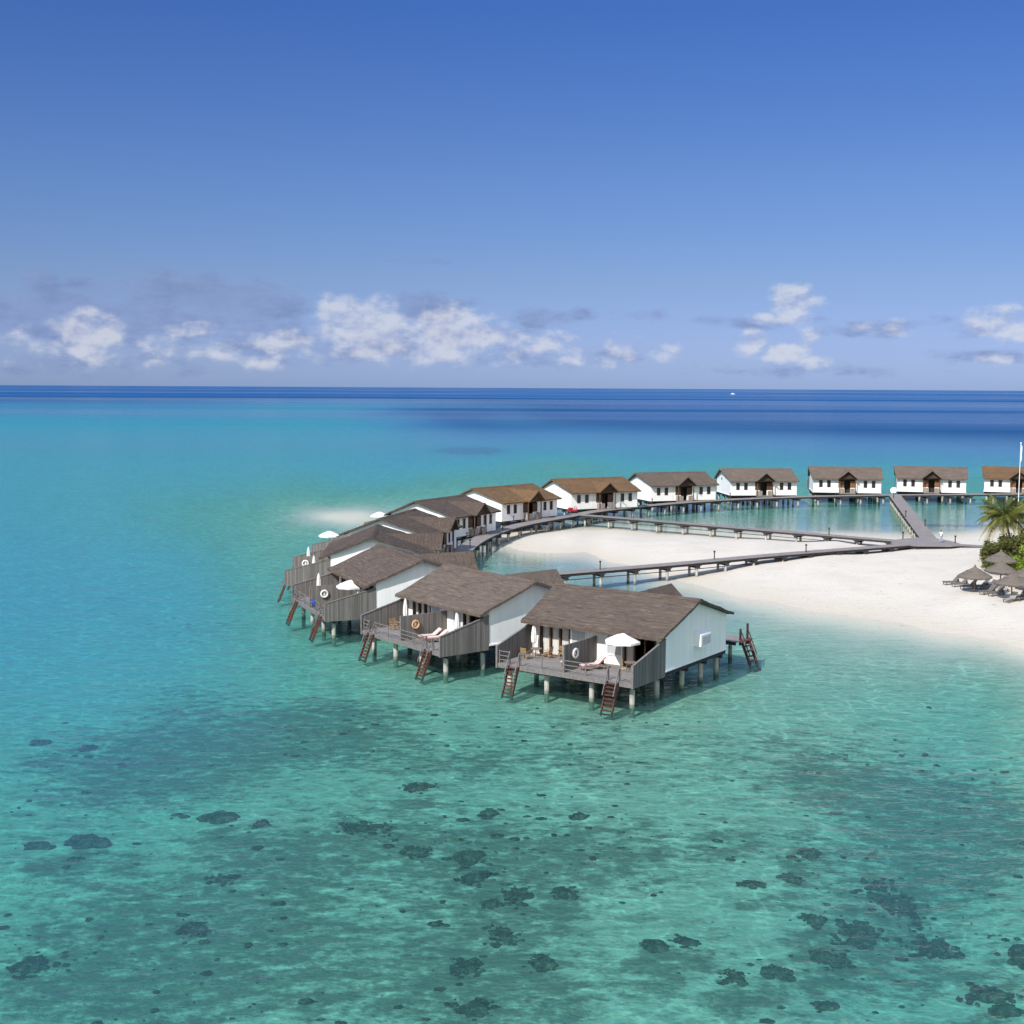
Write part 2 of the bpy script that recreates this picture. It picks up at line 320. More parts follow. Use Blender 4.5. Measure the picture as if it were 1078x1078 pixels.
CORALS = [(232,860,22,6,'long brown coral mound left of centre, farther from the picture edge of three mounds',3,.9),(94,885,25,7,'long brown coral mound with a bright top, in the middle of three mounds',3,.95),(43,889,16,5,'small brown coral mound leftmost of three mounds',2,.7),
 (80,903,9,3,'tiny dark coral lump just below the middle brown mound',2,.4),(38,1013,22,12,'wide blotchy coral patch in the lower left corner',None,.4),(278,866,13,4,'narrow dark coral strip right of the brown mound',None,.35),
 (937,948,27,17,'large ragged dark coral patch, upper one of the main cluster at lower right',None,.5),(903,985,27,16,'large dark coral patch in the centre of the main cluster at lower right',None,.5),(857,967,13,10,'rounded dark coral clump left of the main cluster at lower right',None,.45),(868,1004,18,9,'coral clump at the bottom of the main cluster at lower right',None,.45),
 (850,897,12,7,'small round dark coral alone above the main cluster at lower right',4,.5),(833,901,5,4,'tiny dark coral stone left of the small round one',2,.3),(986,998,24,9,'slanting coral ridge right of the main cluster',None,.45),(1074,1007,10,10,'smooth round dark boulder coral cut by the right picture edge',1,.7),
 (770,1030,18,11,'dark coral clump left of its twin near the bottom edge',None,.45),(808,1021,22,8,'dark coral clump right of its twin near the bottom edge',None,.45),(1038,1046,24,8,'long dark coral patch in the lower right corner',None,.45),(1058,1062,16,5,'faint coral strip below the long patch in the lower right corner',None,.3),
 (690,996,18,9,'grey rounded coral mound left of a darker one at lower centre',4,.5),(725,991,18,8,'dark coral clump touching the grey mound at lower centre',None,.45),(490,900,20,9,'coral patch at the top of the central chain',None,.4),(500,922,15,6,'coral patch second from the top of the central chain',None,.4),
 (435,895,14,5,'flat forked coral left of the central chain',None,.35),(545,944,14,8,'dark compact coral in the central chain',None,.45),(597,939,12,6,'compact coral right of the central chain',None,.45),(518,950,10,4,'small flat coral left of the dark compact one',None,.3),
 (575,1012,19,11,'blotchy coral patch near the bottom centre, right of its neighbour',None,.4),(492,1018,22,11,'large blotchy coral patch near the bottom centre',None,.45),(530,985,26,10,'loose coral field above the blotchy patches at bottom centre',None,.35),(505,1060,24,11,'coral patch touching the bottom edge left of centre',None,.4),
 (610,858,11,4,'small dark coral below the front villa, in the middle of the open water',None,.35),(512,855,11,4,'small faint coral beside the centre line above the chain',None,.3),(380,870,28,6,'long faint coral streak left of the centre chain',None,.3),(210,975,20,6,'faint dark coral patch in the lower left, above the blotchy one',None,.35),
 (240,925,16,5,'dark slanting coral streak in the lower left',None,.35),(440,828,18,4,'faint flat coral below the second villa',None,.3),(40,781,13,3,'small dark coral streak at the left edge, below the blue water',None,.3),(95,786,11,3,'small dark coral streak second from the left edge, below the blue water',None,.3),
 (790,930,14,4,'pale coral smudge left of the cluster at lower right',None,.25),(830,923,11,5,'round faint coral above the left clump at lower right',None,.3),(872,1058,10,4,'small dark coral at the bottom edge right of centre',None,.35),(714,1024,7,4,'small round coral left of the twin clumps',3,.35),(687,1020,6,4,'smallest round coral left of the twin clumps, beside another',3,.3)]
BEDS += [(a[0],a[1],a[2]*1.25,a[3]*1.4,1.15) for a in CORALS]
def beds(x, y):
    z = -H; cc, s = math.cos(PITCH), math.sin(PITCH); y = np.maximum(y, 26.); d = y*cc-z*s; u = y*s+z*cc
    px = 539+FPX*x/d; py = 539-FPX*u/d; out = np.zeros_like(px)
    for a, b, rx, ry, k in BEDS: out += k*np.exp(-(((px-a)/rx)**2+((py-b)/ry)**2))
    return np.clip(out, 0, .95)

xs = axis(-100, 120, .9, -2600, 2600, 1.16)
ys = np.r_[np.arange(24, 125, .7), axis(125.5, 290, 1.3, 124, 3500, 1.1)[1:]]; ys = np.unique(ys)
X, Y, Fc = grid(xs, ys); D = depth(X, Y).ravel()
ph = rng.uniform(0, 6.28, (14,)); und = np.zeros(D.shape)
for i in range(14):
    k = 2*math.pi/(3+2.0*i); th = i*2.399; und += .012*(1+.25*i)*np.sin(k*(X.ravel()*math.cos(th)+Y.ravel()*math.sin(th))+ph[i])
Z = bed(D, X.ravel(), Y.ravel()) + und*.4*np.clip((D-.25)/1.5, .08, 1)
Zw = np.c_[X.ravel(), Y.ravel(), Z]
wd = beds(X, Y).ravel(); fz = D[Fc].mean(1)

def sand_material():
    m = bpy.data.materials.new('coral_sand'); t = NT(nodes(m)); co = t.coord()
    at = t.n('ShaderNodeAttribute', attribute_name='weed').outputs['Fac']
    gm = t.n('ShaderNodeNewGeometry').outputs['Position']; sx = t.n('ShaderNodeSeparateXYZ'); t.put(sx.inputs[0], gm); z = sx.outputs[2]
    n1 = t.noise(co, .22, 5, .6); n2 = t.noise(t.vmath('MULTIPLY', co, (.7,1.3,1)), .85, 6, .68); n3 = t.noise(co, 3.2, 4, .7)
    dry = t.mix(t.ss(n1, .35, .7), (.585,.53,.455), (.54,.49,.42)); dry = t.mix(t.ss(n3, .5, .8, 0., .3), dry, (.49,.44,.37))
    zz = t.math('ADD', z, t.math('MULTIPLY', t.math('SUBTRACT', n1, .5), .25))
    wet = t.ss(zz, .62, .0)
    c1 = t.mix(wet, dry, (.52,.465,.38))
    dz = t.math('MULTIPLY', t.n('ShaderNodeAttribute', attribute_name='water_depth').outputs['Fac'], -1.)
    deep = t.ss(dz, -.35, -1.7)
    bare = t.mix(t.ss(n2, .38, .7), (.66,.625,.49), (.51,.50,.39)); bare = t.mix(t.ss(n3, .5, .75, 0., .45), bare, (.22,.24,.20))
    c1 = t.mix(deep, c1, bare)
    far = t.ss(dz, -3.4, -5.0); c1 = t.mix(far, c1, (.70,.66,.60))
    wmask = t.ss(t.math('ADD', t.math('MULTIPLY', at, .36), t.math('ADD', t.math('MULTIPLY', n2, 1.05), t.math('MULTIPLY', t.noise(co, 2.0, 4, .7), .55))), .90, 1.16)
    c1 = t.mix(t.math('MULTIPLY', wmask, .80), c1, t.mix(n3, (.085,.085,.066), (.20,.19,.145)))
    vf = t.n('ShaderNodeTexVoronoi'); t.put(vf.inputs['Vector'], co); vf.inputs['Scale'].default_value = 1.7; prints = t.ss(vf.outputs['Distance'], .28, .12, 0., -1.)
    t.out(t.bsdf(c1, .95, t.bump(t.math('ADD', t.math('ADD', n3, t.math('MULTIPLY', n2, 2.2)), t.math('MULTIPLY', prints, .45)), .06), .05)); return m
SAND = sand_material()
dryf = fz < .04
tag(mesh_from('beach', Zw, Fc[dryf], SAND, {'weed': wd, 'water_depth': D}), 'white coral sand beach curving round the lagoon', None, None, 'structure')
tag(mesh_from('seabed', Zw, Fc[~dryf], SAND, {'weed': wd, 'water_depth': D}), 'pale sandy seabed with grey weed beds', None, None, 'structure')

def water_material():
    m = bpy.data.materials.new('sea_water'); t = NT(nodes(m)); co = t.coord()
    d = t.n('ShaderNodeAttribute', attribute_name='depth').outputs['Fac']; shel = t.n('ShaderNodeAttribute', attribute_name='shelter').outputs['Fac']
    open_ = t.math('SUBTRACT', 1., shel)
    ch = [t.math('EXPONENT', t.math('MULTIPLY', d, -k)) for k in (.29,.050,.066)]
    tint = t.n('ShaderNodeCombineColor')
    # caustic threads and ripple shading, painted into the water's transparent tint
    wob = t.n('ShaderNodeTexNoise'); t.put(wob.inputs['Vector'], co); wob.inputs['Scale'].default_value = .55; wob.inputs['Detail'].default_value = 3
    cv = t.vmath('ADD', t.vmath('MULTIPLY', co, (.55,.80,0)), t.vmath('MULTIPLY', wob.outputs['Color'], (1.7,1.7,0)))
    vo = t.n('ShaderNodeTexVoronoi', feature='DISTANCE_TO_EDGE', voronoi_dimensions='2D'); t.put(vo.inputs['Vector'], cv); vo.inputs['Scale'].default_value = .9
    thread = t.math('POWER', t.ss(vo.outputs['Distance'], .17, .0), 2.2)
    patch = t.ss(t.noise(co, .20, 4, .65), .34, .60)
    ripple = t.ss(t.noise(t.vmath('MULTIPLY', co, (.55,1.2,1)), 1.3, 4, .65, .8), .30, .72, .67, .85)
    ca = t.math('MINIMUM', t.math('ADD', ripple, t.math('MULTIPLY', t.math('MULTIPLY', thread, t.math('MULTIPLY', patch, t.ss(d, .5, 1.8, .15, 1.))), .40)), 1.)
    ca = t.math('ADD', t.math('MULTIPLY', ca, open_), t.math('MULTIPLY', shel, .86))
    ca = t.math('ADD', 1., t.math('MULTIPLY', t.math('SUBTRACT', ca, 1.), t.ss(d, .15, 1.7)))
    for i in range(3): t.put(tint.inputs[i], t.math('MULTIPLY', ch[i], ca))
    tr = t.n('ShaderNodeBsdfTransparent'); t.put(tr.inputs[0], tint.outputs[0])
    # suspended light: the water's own colour
    body = t.mix(t.ss(d, 2., 5.5), (.115,.325,.285), (.095,.295,.56)); body = t.mix(t.ss(d, 5.5, 22.), body, (.012,.082,.235))
    f = t.math('SUBTRACT', 1., t.math('EXPONENT', t.math('MULTIPLY', d, -.06)))
    # waves
    v1 = t.vmath('MULTIPLY', co, (.55,1.,1)); w1 = t.noise(v1, .30, 3, .5); w2 = t.noise(v1, 1.1, 3, .55, .6); w3 = t.noise(v1, 3.6, 2, .55)
    calm = t.math('MULTIPLY', t.ss(d, .1, 1.6, .12, 1.), t.math('SUBTRACT', 1., t.math('MAXIMUM', t.math('MULTIPLY', shel, .72), t.math('MULTIPLY', t.n('ShaderNodeAttribute', attribute_name='lee').outputs['Fac'], .62))))
    slick = t.noise(t.vmath('MULTIPLY', co, (.00013,.0008,1)), 1., 5, .6)
    dist = t.vmath('LENGTH', co); near = t.ss(dist, 900., 350.)
    h = t.math('ADD', t.math('ADD', t.math('MULTIPLY', w1, .55), t.math('MULTIPLY', w2, .24)), t.math('MULTIPLY', w3, .075))
    nb = t.n('ShaderNodeBump'); t.put(nb.inputs['Height'], h); nb.inputs['Distance'].default_value = 1.; t.put(nb.inputs['Strength'], calm); nrm = nb.outputs[0]
    df = t.n('ShaderNodeBsdfDiffuse'); t.put(df.inputs[0], body); t.put(df.inputs['Normal'], nrm)
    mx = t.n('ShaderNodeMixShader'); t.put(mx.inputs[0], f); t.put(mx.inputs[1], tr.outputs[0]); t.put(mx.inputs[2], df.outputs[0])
    gl = t.n('ShaderNodeBsdfGlossy'); gl.inputs['Roughness'].default_value = .06; t.put(gl.inputs['Normal'], nrm); t.put(gl.inputs[0], (.93,.97,1.))
    fr = t.n('ShaderNodeFresnel'); fr.inputs[0].default_value = 1.33; t.put(fr.inputs[1], nrm)
    cap = t.math('MAXIMUM', t.ss(slick, .44, .60, .05, .55), t.math('MULTIPLY', near, .5)); cap = t.math('MAXIMUM', cap, t.math('MULTIPLY', shel, .6))
    ff = t.math('MINIMUM', t.math('MULTIPLY', fr.outputs[0], t.math('ADD', t.math('ADD', .85, t.math('MULTIPLY', near, -.52)), t.math('MULTIPLY', shel, .5))), cap)
    ff = t.math('MULTIPLY', ff, t.ss(d, .0, .7, .25, 1.)); m2 = t.n('ShaderNodeMixShader'); t.put(m2.inputs[0], ff); t.put(m2.inputs[1], mx.outputs[0]); t.put(m2.inputs[2], gl.outputs[0])
    t.out(m2.outputs[0]); return m
xs2 = axis(-110, 130, 2.5, -60000, 60000, 1.13); ys2 = axis(22, 290, 2.5, -400, 70000, 1.07)
X2, Y2, F2 = grid(xs2, ys2); D2_ = depth(X2, Y2).ravel()
far_ = np.hypot(X2, Y2).ravel() > 3000; D2_ = np.where(far_, 45, D2_)
keep = D2_[F2].max(1) > -.25
def blob_(cx, cy, rx, ry): return np.clip(1.6-1.6*np.hypot((X2.ravel()-cx)/rx, (Y2.ravel()-cy)/ry)**2, 0, 1)
SH = np.maximum.reduce([blob_(60,232,75,38), blob_(15,180,34,42), blob_(8,135,18,26)])
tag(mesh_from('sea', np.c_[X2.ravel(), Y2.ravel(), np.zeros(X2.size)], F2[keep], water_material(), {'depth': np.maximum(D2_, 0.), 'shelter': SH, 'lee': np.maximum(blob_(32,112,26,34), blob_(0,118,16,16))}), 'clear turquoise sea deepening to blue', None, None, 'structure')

# ------------------------------------------------------------------ villas
E1, E2, D1, DL, KD, HR, H1, H2, ZD = 5.593, 6.737, 4.411, 5.95, 9.17, 4.945, 2.7225, 2.937, 1.995
def roof_z(v): return HR-(HR-H1)*(-v/E1) if v < 0 else HR-(HR-H2)*(v/E2)
def wall_grid(mb, u0, u1, z0, z1, holes, y0, y1):
    us = sorted({u0,u1,*[h[0] for h in holes],*[h[1] for h in holes]}); zs = sorted({z0,z1,*[h[2] for h in holes],*[h[3] for h in holes]})
    for a, b in zip(us, us[1:]):
        for p, q in zip(zs, zs[1:]):
            m_, n_ = (a+b)/2, (p+q)/2
            if not any(h[0] < m_ < h[1] and h[2] < n_ < h[3] for h in holes): mb.box(a, b, y0, y1, p, q)
def make_villa(L, roofm, doorm, detail=True):
    h = L/2; root = empty('overwater_villa')
    tag(root, 'white villa on stilts', 'villa', 'overwater villas in the curved row')
    # walls
    w = MB(); T = .16; DW = [(-1.75,1.75,0,2.95)]; wins = [(s*q-.3, s*q+.3, 1.15, 2.45) for s in (-1,1) for q in (h-1.5, h-3.1)]
    zt = roof_z(DL)-.24; wall_grid(w, -h, h, 0, zt, DW+wins, DL-T, DL)
    zs = roof_z(-D1)-.24
    units = []
    for s in (-1, 1):
        d = sorted((s*(h-.75), s*(h-3.55))); g = sorted((s*.95, s*2.25)); units.append((s, d, g))
    holes = [(d[0],d[1],0,2.55) for _, d, g in units]+[(g[0],g[1],.75,2.4) for _, d, g in units]
    wall_grid(w, -h, h, 0, zs, holes, -D1, -D1+T)
    for s in (-1, 1):
        a, b = (h-T, h) if s > 0 else (-h, -h+T)
        w.prism([(-D1+T,0),(DL-T,0),(DL-T,roof_z(DL-T)-.24),(0,HR-.24),(-D1+T,roof_z(-D1+T)-.24)], 0, a, b)
    w.build('wall', M['cladding'], root)
    fl = MB().box(-h+T, h-T, -D1+T, DL-T, -.06, .02); fl.build('floor', M['brown_wood'], root)
    for s in (-1, 1): MB().box(min(s*h, s*(h+.1)), max(s*h, s*(h+.1)), -D1, DL, -.02, .1).build('skirting', M['white'], root)
    # roof
    rf = MB(); J = lambda p, k: mnoise.noise(Vector((p[0]*.9, p[1]*.9, k)))*.06+mnoise.noise(Vector((p[0]*3.1, p[1]*3.1, k)))*.02
    def sea(a, b):
        v = -E1*b; e = h+.72-.40*b; u = -e+2*e*a; z = roof_z(v); k = (.11*mnoise.noise(Vector((u*3.3,b*9,4))) if b > .95 else 0); return (u, v-(k if b > .95 else 0), z+J((u,v),1)+k*.6)
    def lag(a, b):
        v = E2*b; e = h+.72-.40*b; u = -e+2*e*a; z = roof_z(v); k = (.11*mnoise.noise(Vector((u*3.3,b*9,8))) if b > .95 else 0); return (u, v+k, z+J((u,v),1)+k*.6)
    rf.slab(sea, 72, 22, .21); rf.slab(lag, 72, 22, .21); roof = rf.build('roof', roofm, root)
    rc = MB(); rc.slab(lambda a, b: (-(h+.70)+2*(h+.70)*a, (b-.5)*.7, HR+.07-.26*abs(b-.5)+.02*mnoise.noise(Vector((a*20,b,2)))), 40, 4, .12); rc.build('ridge_cap', roofm, roof)
    # entrance gable
    zp, ze, vf = 4.62, 3.02, 7.75; er = MB()
    for s in (-1, 1):
        er.slab(lambda a, b, s=s: (s*1.9*b*(1-.07*(1-a)), (1.1+(vf-1.1)*a) if b < .02 else ((1.1+4.6*b)+(vf-.22*b-1.1-4.6*b)*a), zp-(zp-ze)*b+.03*mnoise.noise(Vector((a*6,b*4,s)))), 12, 6, .17)
    er.build('entrance_roof', roofm, roof)
    # entrance
    ep = empty('porch'); ep.parent = root
    MB().box(-1.7,1.7,4.62,4.70,.02,2.95).build('back_panel', M['dark_wood'], ep)
    sp = MB(); sp.box(-1.75,-1.62,4.72,DL-.2,.02,2.95); sp.build('side_panel', M['dark_wood'], ep); sp = MB(); sp.box(1.62,1.75,4.72,DL-.2,.02,2.95); sp.build('side_panel', M['dark_wood'], ep)
    gp = MB(); gp.prism([(-1.72,2.96),(1.72,2.96),(0,zp-.32)], 1, 6.9, 7.0); gp.build('gable_panel', M['dark_wood'], ep)
    for s in (-1, 1):
        a, b = sorted((s*.62, s*1.74))
        MB().box(a,b,DL-.1,DL+.02,.0,1.02).build('half_wall', M['white'], ep)
        sh = MB(); sh.box(a,b,DL-.05,DL+.03,1.06,2.42); 
        for q in range(5): sh.box(a+.05,b-.05,DL+.03,DL+.05,1.14+q*.25,1.30+q*.25)
        sh.build('shutter', doorm, ep)
        MB().box(s*1.55-.07,s*1.55+.07,6.86,7.0,-.06,3.02).build('porch_post', M['brown_wood'], ep)
    dr = MB(); dr.box(-.5,.5,4.71,4.76,.03,2.15).build('door', M['dark_beam'], ep)
    MB().box(-1.6,1.6,DL+.06,7.0,-.18,-.03).build('porch_floor', M['walk_grey'], ep)
    for s in (-1, 1):
        pr = MB(); pr.box(s*1.55-.04,s*1.55+.04,DL+.06,6.84,.0,.95); pr.build('porch_railing', M['pale_wood'], ep)
        a, b = sorted((s*.55, s*1.5)); MB().box(a,b,6.88,6.95,0,.95).build('porch_gate', M['pale_wood'], ep)
    # lagoon windows
    for a, b, z0, z1 in wins:
        f = MB(); f.box(a-.06,a+.02,DL-.1,DL+.03,z0-.06,z1+.06); f.box(b-.02,b+.06,DL-.1,DL+.03,z0-.06,z1+.06); f.box(a+.02,b-.02,DL-.1,DL+.03,z1-.02,z1+.06); f.box(a+.02,b-.02,DL-.1,DL+.05,z0-.06,z0+.02)
        wf = f.build('window', M['brown_wood'], root); MB().box(a+.02,b-.02,DL-.09,DL-.06,z0+.02,z1-.02).build('pane', M['glass'], wf)
    # sea front joinery
    for s, d, g in units:
        f = MB(); y0, y1 = -D1-.04, -D1+.1; f.box(d[0],d[1],y0,y1,2.45,2.55)
        n = 4; xs_ = [d[0]+.06+(d[1]-d[0]-.12)*i/(n-1) for i in range(n)]
        for x in xs_: f.box(x-.07,x+.07,y0,y1,0.02,2.45)
        sd = f.build('sliding_door', M['brown_wood'], root)
        for i in range(n-1):
            if s > 0 and i > 0: continue
            cu = MB(); x0, x1 = xs_[i]+.09, xs_[i+1]-.09
            cu.slab(lambda a, b: (x0+(x1-x0)*a, -D1+.2+.03*math.sin(a*28), .05+2.38*b), 24, 1, .01); 
            k = len(cu.v)//2; cu.v = cu.v[:k]+[(p[0],p[1]+.02,p[2]) for p in cu.v[:k]]
            cu.build('curtain', M['curtain'], sd)
        f = MB(); f.box(g[0]-.05,g[0]+.05,y0,y1,.7,2.45); f.box(g[1]-.05,g[1]+.05,y0,y1,.7,2.45); f.box(g[0]+.05,g[1]-.05,y0,y1,2.36,2.45); f.box(g[0]+.05,g[1]-.05,y0-.03,y1,.7,.78)
        wf = f.build('window', M['white'], root); MB().box(g[0]+.05,g[1]-.05,-D1+.02,-D1+.05,.78,2.36).build('pane', M['pane_curtain'], wf)
    # vent box on the right gable
    if detail:
        vb = MB(); vb.prism([(h,1.2),(h+.65,1.2),(h+.65,2.12),(h,2.36)], 1, .2, 1.9); vbo = vb.build('vent_box', M['white'], root)
        sl = MB()
        for i in range(5): sl.box(h+.65,h+.69,.3,1.8,1.32+i*.15,1.40+i*.15)
        sl.build('louvre', M['metal'], vbo)
    # deck, screens, rails
    dk = MB(); n = int(L/.2)
    for i in range(24):
        y0 = -KD+(KD-D1)*i/24; dk.box(-h,h,y0+.008,y0+(KD-D1)/24-.008,-.06+.004*random.random(),.004*random.random())
    dk.box(-h,h,-KD+.03,-D1,-.14,-.065)
    deck = dk.build('deck', M['walk_grey'], root)
    fa = MB(); fa.box(-h,h,-KD-.05,-KD,-.34,.02); fa.build('fascia', M['rail_grey'], deck)
    for s in (-1, 1):
        a, b = (h-.03, h+.06) if s > 0 else (-h-.06, -h+.03)
        f = MB(); f.prism([(-KD-.06,-.36),(-D1-.02,-.36),(-D1-.02,2.45),(-KD-.06,1.28)], 0, a, b); fe = f.build('side_fence', M['board_grey'], root)
        f = MB(); f.beam((s*(h+.015),-KD-.08,1.31),(s*(h+.015),-D1-.02,2.48),.16,.07); f.box(s*h-.08,s*h+.08,-KD-.14,-KD-.06,-.36,1.32); f.build('capping', M['rail_grey'], fe)
    sc_ = MB(); sc_.box(-.05,.05,-KD+.12,-D1-.02,.02,2.05); so = sc_.build('privacy_screen', M['board_grey'], root)
    MB().box(-.08,.08,-KD+.04,-KD+.12,.0,2.1).build('screen_post', M['rail_grey'], so)
    lad = [(-h+1.15,-h+2.05),(h-2.05,h-1.15)]; spans = [(-h+.1,lad[0][0]),(lad[0][1],lad[1][0]),(lad[1][1],h-.1)]
    rl = MB()
    for a, b in spans:
        for z in (.3,.62,.95): rl.box(a,b,-KD+.0,-KD+.045,z-.03,z+.03)
        k = max(1, round((b-a)/2.2))
        for i in range(k+1): x = a+.04+(b-a-.08)*i/k; rl.box(x-.045,x+.045,-KD+.05,-KD+.11,.0,1.02)
    rl.build('deck_railing', M['rail_grey'], root)
    for a, b in lad:
        lm = MB(); p0 = Vector((0,-KD+.1,1.0)); p1 = Vector((0,-KD-.12,-.05)); p2 = Vector((0,-KD-1.05,-2.4))
        for x in (a,b): lm.beam((x,p1.y,p1.z),(x,p2.y,p2.z),.07,.2)
        lo = lm.build('ladder', M['red_wood'], root)
        hr = MB()
        for x in (a,b): hr.beam((x,-KD+.0,1.02),(x,-KD-.85,-.95),.06,.07); hr.box(x-.035,x+.035,-KD-.02,-KD+.05,.0,1.0)
        hr.build('handrail', M['rail_grey'], lo)
        for i in range(9):
            q = p1.lerp(p2, (i+.5)/9); MB().box(a+.035,b-.035,q.y-.13,q.y+.13,q.z-.03,q.z+.02).build('step', M['red_wood'], lo)
    # frame and stilts
    fr = MB(); us = [-h+.55,-h/3,h/3,h-.55]; vs_ = [-8.3,-4.6,-.6,2.6,5.4]
    for v in vs_: fr.box(-h+.05,h-.05,v-.12,v+.12,-.62,-.35)
    for u in (-h+.1,-h/3,h/3,h-.1): fr.box(u-.1,u+.1,-KD+.1,DL-.02,-.34,-.15)
    fr.box(-h-.02,h+.02,-D1,DL+.01,-.14,-.062); fr.build('floor_frame', M['dark_beam'], root)
    for u in us:
        for v in vs_: MB().tube([(u,v,-.62),(u,v,-3.6)], .20, 10).build('stilt', M['stilt'], root)
    return root

VILLAS = [ # x, y, yaw deg, length, roof, joinery, label
 (9.08,100.62,-34.9,11.9,'thatch_grey','brown_wood','nearest white stilt villa at the open end of the row, red-brown jetty ladder behind it'),
 (-2.03,110.39,-52.0,11.9,'thatch_mid','brown_wood','stilt villa with an orange life ring and pink striped sunbeds on its deck'),
 (-10.94,124.37,-66.0,11.9,'thatch_grey','brown_wood','stilt villa with a blue towel hanging on its deck rail'),
 (-15.43,142.66,-86.9,11.9,'thatch_dark','brown_wood','dark roofed stilt villa whose gable rises just behind the villa with the blue towel'),
 (-14.55,162.5,-104.8,11.9,'thatch_dark','brown_wood','dark roofed stilt villa at the sharpest bend, mostly hidden by the roof before it'),
 (-10.52,185.73,-120.0,11.9,'thatch_dark','brown_wood','dark roofed stilt villa with shaded entrance, left of the first brown roofed villa'),
 (-1.49,209.19,-132.0,13.45,'thatch_brown','brown_wood','brown roofed stilt villa with its entrance side all in shade'),
 (13.59,229.03,-153.3,13.45,'thatch_brown','brown_wood','brown roofed stilt villa next to the red luggage cart'),
 (30.4,245.86,-161.0,13.45,'thatch_grey','brown_wood','grey roofed stilt villa right beside the brown roofed one with the red cart'),
 (49.23,258.69,-174.1,13.45,'thatch_mid','brown_wood','grey roofed stilt villa with a small round hole in its white gable wall'),
 (69.19,266.04,-188.7,13.45,'thatch_mid','orange_wood','grey roofed stilt villa left of the head of the straight jetty'),
 (87.91,268.61,-195.1,13.45,'thatch_mid','orange_wood','grey roofed stilt villa right of the round white sign'),
 (106.6,268.6,-201.0,13.45,'thatch_brown','orange_wood','brown roofed stilt villa behind the white flagpole, cut off by the picture edge'),
]
near_p = make_villa(11.9, M['thatch_grey'], M['brown_wood']); far_p = make_villa(13.45, M['thatch_brown'], M['brown_wood'], False)
used_proto = set(); VO = []
def reroof(o, roofm, doorm):
    for ch in list(o.children):
        if ch.name.split('.')[0] in ('roof','ridge_cap','entrance_roof'): ch.material_slots[0].link = 'OBJECT'; ch.material_slots[0].material = roofm
        if ch.name.split('.')[0] == 'shutter': ch.material_slots[0].link = 'OBJECT'; ch.material_slots[0].material = doorm
        reroof(ch, roofm, doorm)
for x, y, a, L, rm, dm, lab in VILLAS:
    p = near_p if L < 12 else far_p
    o = p if p not in used_proto else copy_tree(p); used_proto.add(p)
    VO.append((o, rm, dm)); o.location = (x, y, ZD); o.rotation_euler = (0,0,R(a)); o['label'] = lab
for o, rm, dm in VO: reroof(o, M[rm], M[dm])
# round gable hole of the tenth villa
MB().tube([(13.45/2+.0,-.6,2.9),(13.45/2+.04,-.6,2.9)], .28, 12).build('gable_vent', M['dark_beam'], VO[9][0])
def at(i, u, v, z=0.):
    x, y, a = VILLAS[i][:3]; a = R(a); return (x+u*math.cos(a)-v*math.sin(a), y+u*math.sin(a)+v*math.cos(a), ZD+z)
def yaw(i, d=0.): return R(VILLAS[i][2]+d)

# ------------------------------------------------------------------ deck furniture
G_PAR, G_RING, G_LNG = 'deck parasols', 'life rings on the deck screens', 'sun loungers on the villa decks'
def parasol_closed():
    r = empty('parasol'); r['category'] = 'parasol'; r['group'] = G_PAR
    MB().lathe([(.0,.0),(.3,.0),(.3,.07),(.06,.1),(.0,.1)], 12).build('base', M['stilt'], r)
    MB().tube([(0,0,.08),(0,0,2.6)], .03, 8).build('pole', M['teak_gold'], r)
    c_ = MB(); n = 16; prof = [(.10,.95),(.17,1.05),(.19,1.35),(.17,1.8),(.11,2.3),(.03,2.58)]
    vs = [((rr*(1+.18*math.cos(8*2*math.pi*j/n)))*math.cos(2*math.pi*j/n), rr*(1+.18*math.cos(8*2*math.pi*j/n))*math.sin(2*math.pi*j/n), z) for rr, z in prof for j in range(n)]
    c_.add(vs, [(i*n+j, i*n+(j+1)%n, (i+1)*n+(j+1)%n, (i+1)*n+j) for i in range(len(prof)-1) for j in range(n)]); c_.build('canopy', M['fabric_white'], r)
    return r
def parasol_open():
    r = empty('parasol'); r['category'] = 'parasol'; r['group'] = G_PAR
    MB().lathe([(.0,.0),(.3,.0),(.3,.07),(.06,.1),(.0,.1)], 12).build('base', M['stilt'], r)
    MB().tube([(0,0,.08),(0,0,2.72)], .03, 8).build('pole', M['teak_gold'], r)
    c_ = MB(); n = 8; rings = [(.0,2.75),(.5,2.60),(1.0,2.38),(1.38,2.16)]; vs = []; fs = []
    for rr, z in rings[1:]:
        for j in range(n*2):
            k = 1. if j % 2 == 0 else .945; vs.append((rr*k*math.cos(math.pi*j/n), rr*k*math.sin(math.pi*j/n), z-(0 if j % 2 == 0 else -.015)))
    vs += [(p[0],p[1],p[2]-.16) for p in vs[-2*n:]]; vs.append((0,0,2.75)); m_ = 2*n
    for i in range(3):
        for j in range(m_): fs.append((i*m_+j, i*m_+(j+1)%m_, (i+1)*m_+(j+1)%m_, (i+1)*m_+j))
    fs += [(j,(j+1)%m_,len(vs)-1) for j in range(m_)]; c_.add(vs, fs); c_.build('canopy', M['fabric_white'], r)
    for j in range(8): t = math.pi*2*j/8; MB().beam((.03*math.cos(t),.03*math.sin(t),1.9),(.9*math.cos(t),.9*math.sin(t),2.36),.02,.02).build('rib', M['teak_gold'], r)
    return r
PC, PO = parasol_closed(), parasol_open(); seen = set()
def put(proto, i, u, v, label, rz=0., z=0.03):
    o = proto if proto not in seen else copy_tree(proto); seen.add(proto); o.location = at(i, u, v, z); o.rotation_euler = (0,0,yaw(i, rz)); o['label'] = label; return o
put(PC,0,-5.2,-5.3,'folded white parasol at the left end of the nearest villa deck')
put(PO,0,3.0,-5.6,'open white parasol on the nearest villa deck, by the gable end', 10)
